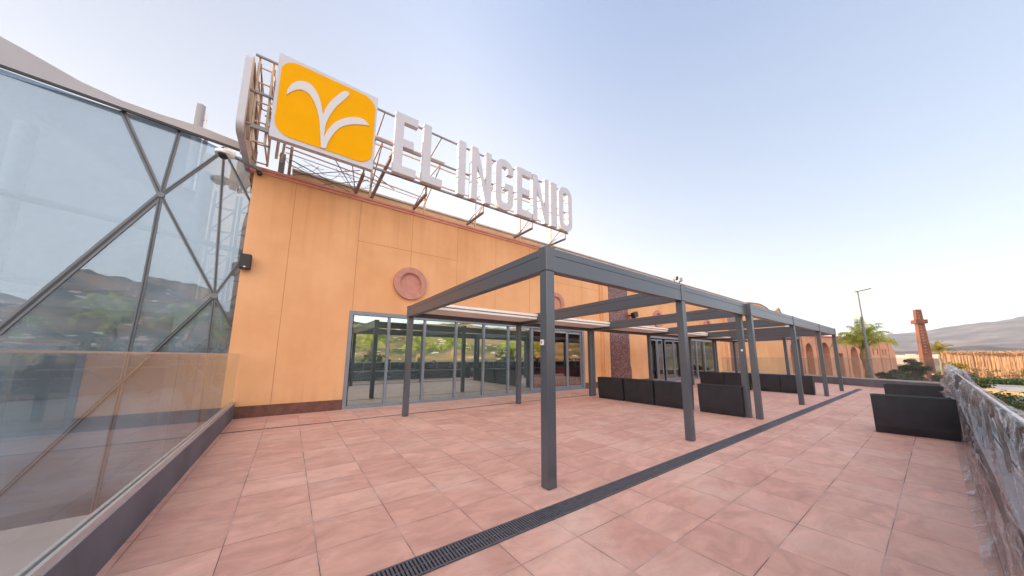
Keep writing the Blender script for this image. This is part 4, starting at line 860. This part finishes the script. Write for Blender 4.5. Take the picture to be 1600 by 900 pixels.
def make_palm(name, lab, height, Lr, nf, seed, group=None, mat=None, boss=True, tr=.2):
    rng = random.Random(seed); r = empty(name, (0, 0, 0), lab, 'palm tree', group, absolute=False); mat = mat or M['frond']
    q = MB(); pts = [(0.05 * math.sin(k * .7), .05 * math.cos(k * .9), height * k / 24) for k in range(25)]; q.tube(pts, [tr * (1.2 - .3 * k / 24) * (1 + .08 * (k % 2)) for k in range(25)], M['bark'], 10); q.build('trunk', r)
    if boss:
        q = MB(); q.tube([(0, 0, height - 1.0), (0, 0, height - .75), (0, 0, height - .35), (0, 0, height + .1), (0, 0, height + .35)], [tr * .95, tr * 1.6, tr * 1.7, tr * 1.15, tr * .35], M['boss'], 12); q.build('boss', r)
    q = MB()
    for k in range(nf):
        az = k * 2.399 + rng.uniform(-.25, .25); f = k / nf; el = R(87 - 34 * f + rng.uniform(-6, 6))
        frond_mesh(q, (0, 0, height + .1 - .25 * f), az, el, Lr * rng.uniform(.85, 1.1), .20 + .05 * f + rng.uniform(-.03, .04), Lr * .20, mat, rng)
    q.build('crown', r); return r
p1 = make_palm('palm_tree', 'feathery green palm rising behind the far glass balustrade beside the lamp post', 7.15, 3.2, 32, 11, tr=.2)
p1.location = (44, 3.95, -5)

def leaf_cluster(mb, c, rad, nl, size, mat, rng, flat=1.0):
    for i in range(nl):
        while True:
            v = Vector((rng.uniform(-1, 1), rng.uniform(-1, 1), rng.uniform(-1, 1)))
            if .25 < v.length < 1: break
        p = Vector(c) + Vector((v.x * rad, v.y * rad, v.z * rad * flat)); n1 = (v + Vector((rng.uniform(-.7, .7), rng.uniform(-.7, .7), rng.uniform(-.2, .8)))).normalized()
        a = n1.cross(Vector((rng.uniform(-1, 1), rng.uniform(-1, 1), .3))).normalized(); b_ = n1.cross(a); s = size * rng.uniform(.6, 1.3)
        mb.add([p - a * s, p - b_ * s * .55, p + a * s, p + b_ * s * .55], [(0, 1, 2, 3)], mat)
def make_tree(name, lab, h, cr, seed, mat, cat='tree', group=None, ncl=16, nl=120, leaf=.14, trunk=True, flat=.8, base=.35):
    rng = random.Random(seed); r = empty(name, (0, 0, 0), lab, cat, group, absolute=False)
    q = MB(); cl = []
    for i in range(ncl):
        a = rng.uniform(0, 6.283); rr = cr * math.sqrt(rng.random()) * .85; z = h * (base + (1 - base) * rng.random() ** .8) - .15 * cr
        cl.append((rr * math.cos(a), rr * math.sin(a), z - .35 * rr))
    q.tube([(0, 0, 0), (.04 * h, .02 * h, h * .35), (0, 0, h * .7)], [.05 * h ** .8, .04 * h ** .8, .015 * h ** .8], M['trunk'], 8)
    for c_ in cl[:7]: q.tube([(.02 * h, .01 * h, h * .3), (c_[0] * .5, c_[1] * .5, c_[2] * .8), c_], [.025 * h ** .7, .015 * h ** .7, .006], M['trunk'], 5)
    q.build('trunk', r)
    q = MB()
    for c_ in cl: leaf_cluster(q, c_, cr * rng.uniform(.32, .5), nl, leaf, mat, rng, flat)
    q.build('crown', r); return r
# front-right greenery seen over the far parapet
GG = 'trees beyond the far end of the terrace'
def put(o, x, y, z=-5, rz=0): o.location = (x, y, z); o.rotation_euler = (0, 0, rz); return o
put(make_tree('tree', 'dark green bushy tree right behind the far glass balustrade, below the arcade', 5.7, 1.0, 21, M['hedge'], ncl=20, nl=170, leaf=.13, flat=.6, base=.55), 41.5, 2.1)
put(make_tree('tree', 'dark green flat topped tree farther off, left of the rust coloured tower', 6.5, 1.7, 22, M['hedge'], ncl=22, nl=130, leaf=.2, flat=.45, base=.6), 80, 2.5)
put(make_tree('tree', 'small dark tree left of the tower foot beyond the parking lane', 4.8, 2.3, 23, M['leaf'], ncl=16, nl=120, leaf=.2, flat=.5, base=.5), 92, 3.4)
put(make_tree('tree', 'dark green rounded bush immediately right of the tower foot', 4.4, 1.9, 24, M['hedge'], ncl=18, nl=130, leaf=.17, flat=.6, base=.45), 78, -.75)
put(make_tree('tree', 'olive green bush between the tower and the dry reed bank', 4.6, 2.0, 25, M['leaf'], ncl=18, nl=130, leaf=.18, flat=.6, base=.45), 84, -2.6)
p2 = put(make_palm('palm_tree', 'sunlit yellow green palm peeking out behind the right side of the tower', 7.6, 3.4, 26, 13, boss=False, mat=M['leafy'], tr=.25), 128, -.6, -5)
put(make_tree('tree', 'yellow green low bush beside the sunlit palm behind the tower', 6.2, 3.0, 26, M['leafy'], ncl=16, nl=110, leaf=.25, flat=.5, base=.5), 135, -1.8)
# hedge strip and reed bank
rng = random.Random(5)
q = MB()
for i in range(46): leaf_cluster(q, (150 + 1.0 * rng.uniform(-3, 3), -3.2 - i * .24, -4.4 + rng.uniform(-.3, .5)), 1.2, 60, .3, M['hedge'], rng, .7)
tag(q.build('hedge'), 'long low dark hedge along the foot of the dry reed bank', 'hedge')
q = MB(); 
def bank(i, n=64):
    t = i / n; return Vector((196 + 10 * math.sin(t * 5) * .3, -1.2 - 46 * t, 0))
for layer, (dx, dz) in enumerate(((0, 0), (2.0, .8))):
    nseg = 160
    for k in range(nseg):
        t = rng.random(); p = bank(t * 64); x = p.x + dx + rng.uniform(-.9, .9); y = p.y; hh = rng.uniform(8.2, 9.3) + dz * .5 ; lean = rng.uniform(-.5, .5); wq = rng.uniform(.03, .07)
        a = rng.uniform(-.5, .5)
        q.add([(x, y - wq, -5), (x, y + wq, -5), (x + a, y + wq * .8 + lean * .5, -5 + hh * .6), (x + a, y - wq * .8 + lean * .5, -5 + hh * .6), (x + a * 1.3, y + lean * 1.1, -5 + hh)], [(0, 1, 2, 3), (3, 2, 4)], M['reed'])
vs = []; fs = []
for i in range(241):
    p = bank(i * 64 / 240); bump_ = .3 * noise.noise(Vector((p.y * .5, 0, 3))) + .16 * noise.noise(Vector((p.y * 3, 1, 3)))
    for j in range(9):
        z = -5 + 9.0 * j / 8; vs.append((p.x + 1.2 + .25 * j * .4 + bump_ * (1.2 if j < 7 else .4) + .2 * noise.noise(Vector((p.y * 2.4, z * .2, 8))), p.y, z + (.5 * noise.noise(Vector((p.y * .7, 4, 1))) if j == 8 else 0)))
for i in range(240):
    for j in range(8): a = i * 9 + j; fs.append((a, a + 9, a + 10, a + 1))
q.add(vs, fs, M['reed'])
for i in range(520): leaf_cluster(q, (192 + rng.uniform(-2, 2), -2 - rng.random() * 44, -4.6 + rng.random() ** 2 * 3.0), .7, 14, .22, M['leaf' if rng.random() < .4 else 'reed'], rng, .8)
for i in range(420): leaf_cluster(q, (198 + rng.uniform(-1, 2), -2 - rng.random() * 44, 3.7 + rng.uniform(-.3, .5)), .6, 10, .16, M['reed'], rng, .6)
tag(q.build('reed_bank', recalc=False), 'tall dry orange reed bank', 'reeds', kind='stuff')
q = MB(); q.tube([(115, -4.4, -4.9), (108.5, -6.6, -4.9), (104, -14, -4.9), (96, -40, -4.9)], .45, M['kerb'], 6); tag(q.build('earth_kerb', recalc=False), 'rounded ochre earth kerb edging the pale paved lot', 'kerb')
q = MB()
for i in range(420): leaf_cluster(q, (rng.uniform(34, 99), -2.6 - rng.random() * 20, -4.8 + rng.random() * .8), 1.0, 42, .17, M['hedge' if rng.random() < .75 else 'leaf'], rng, .6)
tag(q.build('shrubs', recalc=False), 'dark ground cover below the ochre kerb', 'ground cover', kind='stuff')
# low pale town along the foot of the hills
q = MB()
for i in range(150):
    az = rng.uniform(82, 98); d_ = rng.uniform(520, 880); x, y = d_ * math.sin(R(az)), d_ * math.cos(R(az)); w_, dd_, h_ = rng.uniform(6, 18), rng.uniform(6, 14), rng.uniform(4, 10); q.box(x, x + dd_, y, y + w_, -5, -5 + h_ + (d_ - 520) * .012, M['townwall'])
tag(q.build('town'), 'pale pink low town at the foot of the hills', 'town', kind='stuff')

# greenery behind the viewer, mirrored in the shopfront glass
GP = 'palms below the open side of the terrace'
rng = random.Random(9)
pp = make_palm('palm_tree', 'x', 6.4, 3.0, 26, 31, GP, tr=.24); base_done = False
for i, (x, y, s) in enumerate(((-6, -14, 1.0), (-1.2, -17, 1.12), (3.4, -13, .98), (7.5, -18, 1.1), (12, -15, 1.02), (18, -19, 1.1), (25, -15, 1.0), (34, -20, 1.05))):
    o = pp if i == 0 else copy_tree(pp); o.location = (x, y, -5); o.scale = (s, s, s); o.rotation_euler = (0, 0, i * 1.1)
    o['label'] = 'palm tree below the open side of the terrace, mirrored in the shopfront glass'
bb = make_tree('tree', 'x', 6.0, 2.6, 41, M['leaf'], group='bushy trees below the open side of the terrace', ncl=20, nl=100, leaf=.2, flat=.7, base=.35)
for i in range(17):
    o = bb if i == 0 else copy_tree(bb); o.location = (-14 + i * 3.6 + rng.uniform(-1, 1), -8.5 - rng.uniform(0, 6), -5.2); s = rng.uniform(1.0, 1.32); o.scale = (s * 1.1, s * 1.1, s); o.rotation_euler = (0, 0, rng.uniform(0, 6))
    o['label'] = 'bushy olive tree below the open side of the terrace, mirrored in the shopfront glass'

# ================================================================== far objects
lp = empty('street_lamp', (40, 3.4, -5), 'tall grey street lamp with a flat head beside the palm', 'street lamp')
q = MB(); q.tube([(40, 3.4, -5), (40, 3.4, 0), (40, 3.45, 7.42)], [.15, .12, .07], M['galv'], 12); q.build('pole', lp)
q = MB(); q.add([(39.78, 3.62, 7.30), (40.22, 3.62, 7.30), (40.26, 2.62, 7.46), (39.74, 2.62, 7.46), (39.84, 3.6, 7.56), (40.16, 3.6, 7.56), (40.16, 2.72, 7.84), (39.84, 2.72, 7.84)], [(0, 1, 2, 3), (4, 7, 6, 5), (0, 4, 5, 1), (1, 5, 6, 2), (2, 6, 7, 3), (3, 7, 4, 0)], M['lamphead']); q.build('lamp_head', lp)

tw = empty('tower', (110, 1.2, -5), 'slim tapering rust coloured tower with a cross collar near its top', 'tower')
tc_ = Vector((110.5, 1.27, 0)); th_ = R(27); ex = Vector((math.cos(th_), math.sin(th_), 0)); ey = Vector((-math.sin(th_), math.cos(th_), 0))
def tp(a_, b_, z): return tc_ + ex * a_ + ey * b_ + Vector((0, 0, z))
def hw(z): return .80 + (.44 - .80) * (z + 5) / 17.1
q = MB(); zs = (-5, 4.5, 12.1); vs = []; fs = [(8, 9, 10, 11)]
for z in zs: vs += [tp(-hw(z), -hw(z), z), tp(hw(z), -hw(z), z), tp(hw(z), hw(z), z), tp(-hw(z), hw(z), z)]
for i in range(2):
    for k in range(4): fs.append((i * 4 + k, i * 4 + (k + 1) % 4, i * 4 + 4 + (k + 1) % 4, i * 4 + 4 + k))
q.add(vs, fs, M['corten']); q.build('shaft', tw)
q = MB(); ce = .86; vs = [tp(a_ * ce, b_ * ce, z) for z in (9.0, 9.85) for a_, b_ in ((-1, -1), (1, -1), (1, 1), (-1, 1))]
q.add(vs, [(0, 3, 2, 1), (4, 5, 6, 7), (0, 1, 5, 4), (1, 2, 6, 5), (2, 3, 7, 6), (3, 0, 4, 7)], M['corten']); q.build('collar', tw)
rng = random.Random(17)
for col, (bo, top, zend) in enumerate(((.12, 11.5, 2.6), (-.24, 11.2, 4.0))):
    z = top
    while z > zend:
        if not 8.6 < z < 10.1:
            q = MB()
            for k in range(3 if col == 0 else 2):
                
                if k == 0: bb_ = bo - .09; zz = z - .14; dz = .28 * rng.choice((1, .6)); db = .025
                elif k == 1: bb_ = bo + .02; zz = z + rng.choice((-.14, 0, .1)); dz = .05; db = .09
                else: bb_ = bo + .10; zz = z - .14; dz = .26 * rng.choice((1, .5)); db = .025
                if col: db *= .6; dz *= .6
                f_ = -hw(zz) - .012; vs = [tp(f_, bb_ - db, zz), tp(f_, bb_ + db, zz), tp(f_, bb_ + db, zz + dz), tp(f_, bb_ - db, zz + dz), tp(f_ + .1, bb_ - db, zz), tp(f_ + .1, bb_ + db, zz), tp(f_ + .1, bb_ + db, zz + dz), tp(f_ + .1, bb_ - db, zz + dz)]
                q.add(vs, [(0, 1, 2, 3), (0, 4, 5, 1), (1, 5, 6, 2), (2, 6, 7, 3), (3, 7, 4, 0)], M['marks'])
            q.build('glyph', tw)
        z -= .62 if col == 0 else .8
q = MB(); q.tube([tp(.1, -.1, 12.1), tp(.1, -.1, 14.4)], .03, M['galv'], 6); q.build('antenna', tw)
q = MB(); q.tube([tp(-hw(-1.8) - .1, -.2, -1.8), tp(-hw(-1.8), -.2, -1.8)], .14, M['camwhite'], 10); q.build('lamp', tw)

# arcade building
A = Vector((47, 9.6, 0)); Bv = Vector((76, 4.0, 0)); dv = (Bv - A).normalized(); nv_ = Vector((-dv.y, dv.x, 0))
if nv_.y < 0: nv_ = -nv_
arc = empty('arcade_building', tuple(A), 'pink building with tall arches and slit windows beyond the far parapet', 'building')
def ap(u, z, d=0.0): return A + dv * u + nv_ * d + Vector((0, 0, z))
def holed_wall(mb, u0, u1, z0, z1, holes, th, mat, rev):
    """holes: (a, b, sill, spring) with a semicircular head when arch else flat"""
    cuts = sorted(holes); u = u0
    def quad(a, c_, za0, za1, zb0, zb1): mb.add([ap(a, za0), ap(c_, zb0), ap(c_, zb1), ap(a, za1)], [(0, 1, 2, 3)], mat)
    for (a, c_, sill, spr, arch) in cuts:
        quad(u, a, z0, z1, z0, z1); n_ = 12 if arch else 1; rr = (c_ - a) / 2; prev = None
        top = lambda x: spr + (math.sqrt(max(0, 1 - ((x - a - rr) / rr) ** 2)) * rr * 1.15 if arch else 0)
        if sill > z0: quad(a, c_, z0, sill, z0, sill)
        for k in range(n_):
            xa = a + (c_ - a) * k / n_; xb_ = a + (c_ - a) * (k + 1) / n_; quad(xa, xb_, top(xa), z1, top(xb_), z1)
            mb.add([ap(xa, top(xa)), ap(xb_, top(xb_)), ap(xb_, top(xb_), th), ap(xa, top(xa), th)], [(0, 1, 2, 3)], rev)
        for x in (a, c_): mb.add([ap(x, sill), ap(x, top(x)), ap(x, top(x), th), ap(x, sill, th)], [(0, 1, 2, 3)], rev)
        u = c_
    quad(u, u1, z0, z1, z0, z1)
HOL = [(-.75, 1.0, -5, 2.3, True), (2.75, 4.5, -5, 2.25, True), (6.5, 8.85, -5, 2.1, True), (11.0, 12.5, -5, 2.1, False), (14.75, 17.25, -5, 1.6, True), (22.3, 22.75, 2.0, 2.85, False), (23.9, 24.35, 2.0, 2.85, False), (25.8, 26.25, 2.0, 2.85, False), (27.0, 27.4, 2.0, 2.85, False)]
q = MB(); holed_wall(q, -4, 29.4, -5, 4.15, HOL, .9, M['arcade'], M['arcade']); q.build('wall', arc, recalc=False)
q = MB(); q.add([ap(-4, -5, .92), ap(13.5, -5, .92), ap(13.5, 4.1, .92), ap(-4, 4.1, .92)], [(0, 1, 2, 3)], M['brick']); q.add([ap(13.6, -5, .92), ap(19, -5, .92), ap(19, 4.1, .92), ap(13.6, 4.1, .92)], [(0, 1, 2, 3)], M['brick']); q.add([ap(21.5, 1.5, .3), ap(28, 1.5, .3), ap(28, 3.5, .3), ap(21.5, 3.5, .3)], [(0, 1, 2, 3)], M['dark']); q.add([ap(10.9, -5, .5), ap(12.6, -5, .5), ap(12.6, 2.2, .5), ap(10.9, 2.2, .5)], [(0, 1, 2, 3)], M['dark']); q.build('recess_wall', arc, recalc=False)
q = MB()
for u, wd in ((1.9, .35), (5.4, .4), (9.9, .3), (13.7, .35), (18.0, .35), (21.2, .6), (24.9, .5), (28.2, .45)): 
    for s in (0,): q.add([ap(u, -5, -.12), ap(u + wd, -5, -.12), ap(u + wd, 4.12, -.12), ap(u, 4.12, -.12), ap(u, -5, -.002), ap(u + wd, -5, -.002), ap(u + wd, 4.12, -.002), ap(u, 4.12, -.002)], [(0, 1, 2, 3), (0, 3, 7, 4), (1, 5, 6, 2), (3, 2, 6, 7)], M['arcade'])
q.build('pilasters', arc)
q = MB(); q.prism([(-4, 4.16), (29.5, 4.16), (29.5, 4.3), (-4, 4.3)], lambda u, v, d: ap(u, v, d), -.14, .3, M['coping']); q.prism([(-4, 4.0), (29.3, 4.0), (29.3, 4.14), (-4, 4.14)], lambda u, v, d: ap(u, v, d), .95, 14, M['roof']); q.build('roof', arc)
q = MB(); q.prism([(29.41, -5), (29.41, 4.15), (29.9, 4.15), (29.9, -5)], lambda u, v, d: ap(u, v, d), 0, 14, M['arcade']); q.prism([(30.2, -5), (30.2, 2.9), (31.8, 2.9), (31.8, -5)], lambda u, v, d: ap(u, v, d), .2, 10, M['arcade']); q.build('end_wall', arc)

# parked cars in the lane by the tower
def make_car():
    r = empty('parked_car', (0, 0, 0), 'x', 'car', 'cars parked in the lane by the tower', absolute=False)
    prof = [(-2.1, .3), (-2.12, .75), (-1.2, .92), (-.6, 1.38), (.7, 1.40), (1.4, .98), (2.05, .88), (2.1, .3)]
    q = MB(); q.prism(prof, lambda u, v, d: (u, d, v), -.82, .82, M['carw']); q.build('body', r, .06)
    q = MB(); q.prism([(-1.05, .95), (-.56, 1.30), (.66, 1.32), (1.22, .98)], lambda u, v, d: (u, d, v), -.828, .828, M['carglass']); q.build('windows', r)
    for x in (-1.3, 1.3):
        for y in (-.83, .63): q = MB(); q.tube([(x, y, .32), (x, y + .2, .32)], .32, M['tyre'], 16); q.build('wheel', r)
    return r
cb = make_car()
for i, (x, y, mt, lab) in enumerate(((112, 4.4, None, 'white parked car in the lane left of the tower foot, nearest the viewer'), (121, 5.6, M['carr'], 'red parked car in the lane left of the tower'), (131, 5.2, M['carg'], 'grey parked car in the lane left of the tower, farthest away'))):
    o = cb if i == 0 else copy_tree(cb); o.location = (x, y, -4.98); o.rotation_euler = (0, 0, 1.3 + .1 * i); o['label'] = lab
    if mt:
        for ch in [k for k in bpy.data.objects if k.parent == o and k.name.startswith('body')]:
            ch.data = ch.data.copy(); ch.data.materials[0] = mt

# ================================================================== haze, light, camera
def haze():
    m, nt, out = _new('haze_air'); v = N(nt, 'ShaderNodeVolumePrincipled'); v.inputs['Color'].default_value = (.72, .80, 1.0, 1); v.inputs['Density'].default_value = HAZE; v.inputs['Anisotropy'].default_value = .2
    L(nt, v.outputs[0], out.inputs['Volume']); return m
HAZE = .000125
b = MB(); b.box(-1500, 5200, -4200, 900, -6.5, 420, haze()); hz = tag(b.build('haze'), kind='stuff')

SUN_EL, SUN_AZ = 12.0, -36.0        # azimuth from +Y towards +X
wd = bpy.data.worlds.new('World'); scene.world = wd; wd.use_nodes = True; nt = wd.node_tree
for n_ in list(nt.nodes): nt.nodes.remove(n_)
wo = N(nt, 'ShaderNodeOutputWorld'); bg = N(nt, 'ShaderNodeBackground'); sk = N(nt, 'ShaderNodeTexSky'); sk.sky_type = 'NISHITA'
sk.sun_disc = False; sk.sun_elevation = R(SUN_EL); sk.sun_rotation = R(SUN_AZ); sk.altitude = 0; sk.air_density = 1.0; sk.dust_density = .15; sk.ozone_density = 1.6
bg.inputs['Strength'].default_value = .12; SKY_GAIN = 2.4
hs = N(nt, 'ShaderNodeHueSaturation'); hs.inputs['Saturation'].default_value = .64; L(nt, sk.outputs[0], hs.inputs['Color'])
# extra sky brightness added overhead and over the open side to light the terrace
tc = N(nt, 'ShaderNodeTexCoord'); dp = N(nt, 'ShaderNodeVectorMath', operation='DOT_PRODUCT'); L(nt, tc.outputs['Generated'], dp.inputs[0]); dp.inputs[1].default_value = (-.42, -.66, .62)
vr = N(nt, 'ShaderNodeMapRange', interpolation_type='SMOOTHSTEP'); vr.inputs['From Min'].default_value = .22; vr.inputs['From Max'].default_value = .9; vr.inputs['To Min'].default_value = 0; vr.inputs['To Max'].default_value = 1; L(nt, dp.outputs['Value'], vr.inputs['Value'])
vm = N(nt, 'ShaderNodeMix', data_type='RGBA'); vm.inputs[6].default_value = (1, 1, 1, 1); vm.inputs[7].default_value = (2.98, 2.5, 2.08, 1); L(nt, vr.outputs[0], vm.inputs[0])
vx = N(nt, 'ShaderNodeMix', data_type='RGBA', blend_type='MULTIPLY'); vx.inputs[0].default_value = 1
sx = N(nt, 'ShaderNodeSeparateXYZ'); L(nt, tc.outputs['Generated'], sx.inputs[0])
hr = N(nt, 'ShaderNodeValToRGB'); L(nt, sx.outputs['Z'], hr.inputs['Fac'])
hr.color_ramp.elements[0].position = .0; hr.color_ramp.elements[0].color = (.97, .895, .86, 1); hr.color_ramp.elements[1].position = .80; hr.color_ramp.elements[1].color = (.53, .61, .81, 1)
for p_, c_ in ((.20, (.93, .89, .885, 1)), (.42, (.845, .845, .885, 1)), (.62, (.71, .745, .86, 1))): e_ = hr.color_ramp.elements.new(p_); e_.color = c_
hm = N(nt, 'ShaderNodeVectorMath', operation='SCALE'); L(nt, hr.outputs[0], hm.inputs[0]); hm.inputs['Scale'].default_value = SKY_GAIN
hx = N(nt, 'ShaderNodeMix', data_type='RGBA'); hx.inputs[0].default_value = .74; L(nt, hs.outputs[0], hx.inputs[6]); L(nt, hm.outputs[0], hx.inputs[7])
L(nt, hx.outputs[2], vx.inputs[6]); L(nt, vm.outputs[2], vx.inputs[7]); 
# even the sky out: less glow round the hidden sun and to the far right, a touch of warmth low down
def lobe(v, lo, hi, amt):
    d_ = N(nt, 'ShaderNodeVectorMath', operation='DOT_PRODUCT'); L(nt, tc.outputs['Generated'], d_.inputs[0]); d_.inputs[1].default_value = Vector(v).normalized()
    m_ = N(nt, 'ShaderNodeMapRange', interpolation_type='SMOOTHSTEP'); m_.inputs['From Min'].default_value = lo; m_.inputs['From Max'].default_value = hi; m_.inputs['To Min'].default_value = 1; m_.inputs['To Max'].default_value = 1 - amt; L(nt, d_.outputs['Value'], m_.inputs['Value']); return m_
l1 = lobe((-.50, .76, .40), .6, 1.0, .30); l2 = lobe((.72, -.1, .68), .60, 1.0, .26)
lm = N(nt, 'ShaderNodeMath', operation='MULTIPLY'); L(nt, l1.outputs[0], lm.inputs[0]); L(nt, l2.outputs[0], lm.inputs[1])
bl = N(nt, 'ShaderNodeMapRange'); bl.inputs['From Min'].default_value = .74; bl.inputs['From Max'].default_value = 1; bl.inputs['To Min'].default_value = 1; bl.inputs['To Max'].default_value = 0; L(nt, l2.outputs[0], bl.inputs['Value'])
bc = N(nt, 'ShaderNodeMix', data_type='RGBA'); bc.inputs[6].default_value = (1, 1, 1, 1); bc.inputs[7].default_value = (.88, 1.0, 1.14, 1); L(nt, bl.outputs[0], bc.inputs[0])
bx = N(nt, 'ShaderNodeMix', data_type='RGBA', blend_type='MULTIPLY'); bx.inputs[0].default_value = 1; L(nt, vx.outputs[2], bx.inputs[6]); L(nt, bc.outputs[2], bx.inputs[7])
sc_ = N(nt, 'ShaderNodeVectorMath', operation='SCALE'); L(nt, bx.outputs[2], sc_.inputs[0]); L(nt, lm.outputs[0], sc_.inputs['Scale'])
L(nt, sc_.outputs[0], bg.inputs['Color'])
L(nt, bg.outputs[0], wo.inputs['Surface'])
sl = bpy.data.lights.new('sun', 'SUN'); sl.energy = 4.2; sl.angle = R(.5); sl.color = (1.0, .74, .50)
so = bpy.data.objects.new('sun', sl); COL.objects.link(so)
sd = Vector((math.sin(R(SUN_AZ)) * math.cos(R(SUN_EL)), math.cos(R(SUN_AZ)) * math.cos(R(SUN_EL)), math.sin(R(SUN_EL))))
so.rotation_euler = (-sd).to_track_quat('-Z', 'Y').to_euler(); so.location = sd * 60

F, CX, CY, yaw, pit, rol = 476.113, 804.294, 485.85, .631, .147, .006
f = Vector((math.sin(yaw) * math.cos(pit), math.cos(yaw) * math.cos(pit), math.sin(pit))); r = Vector((math.cos(yaw), -math.sin(yaw), 0)); u = r.cross(f)
r2 = r * math.cos(rol) + u * math.sin(rol); u2 = -r * math.sin(rol) + u * math.cos(rol)
cam = bpy.data.cameras.new('camera'); co = bpy.data.objects.new('camera', cam); COL.objects.link(co)
mtx = Matrix(((r2.x, u2.x, -f.x, 0), (r2.y, u2.y, -f.y, 0), (r2.z, u2.z, -f.z, 1.5), (0, 0, 0, 1))); co.matrix_world = mtx
cam.sensor_width = 36; cam.lens = F / 1600 * 36; cam.shift_x = -(CX - 800) / 1600; cam.shift_y = (CY - 450) / 1600; cam.clip_start = .05; cam.clip_end = 12000
scene.camera = co
scene.view_settings.view_transform = 'Standard'; scene.view_settings.look = 'None'; scene.view_settings.gamma = 1; scene.view_settings.use_curve_mapping = False
scene.view_settings.exposure = 2.03
scene.cycles.transparent_max_bounces = 24; scene.cycles.max_bounces = 10
for o in bpy.data.objects:
    if 'abs' in o: del o['abs']
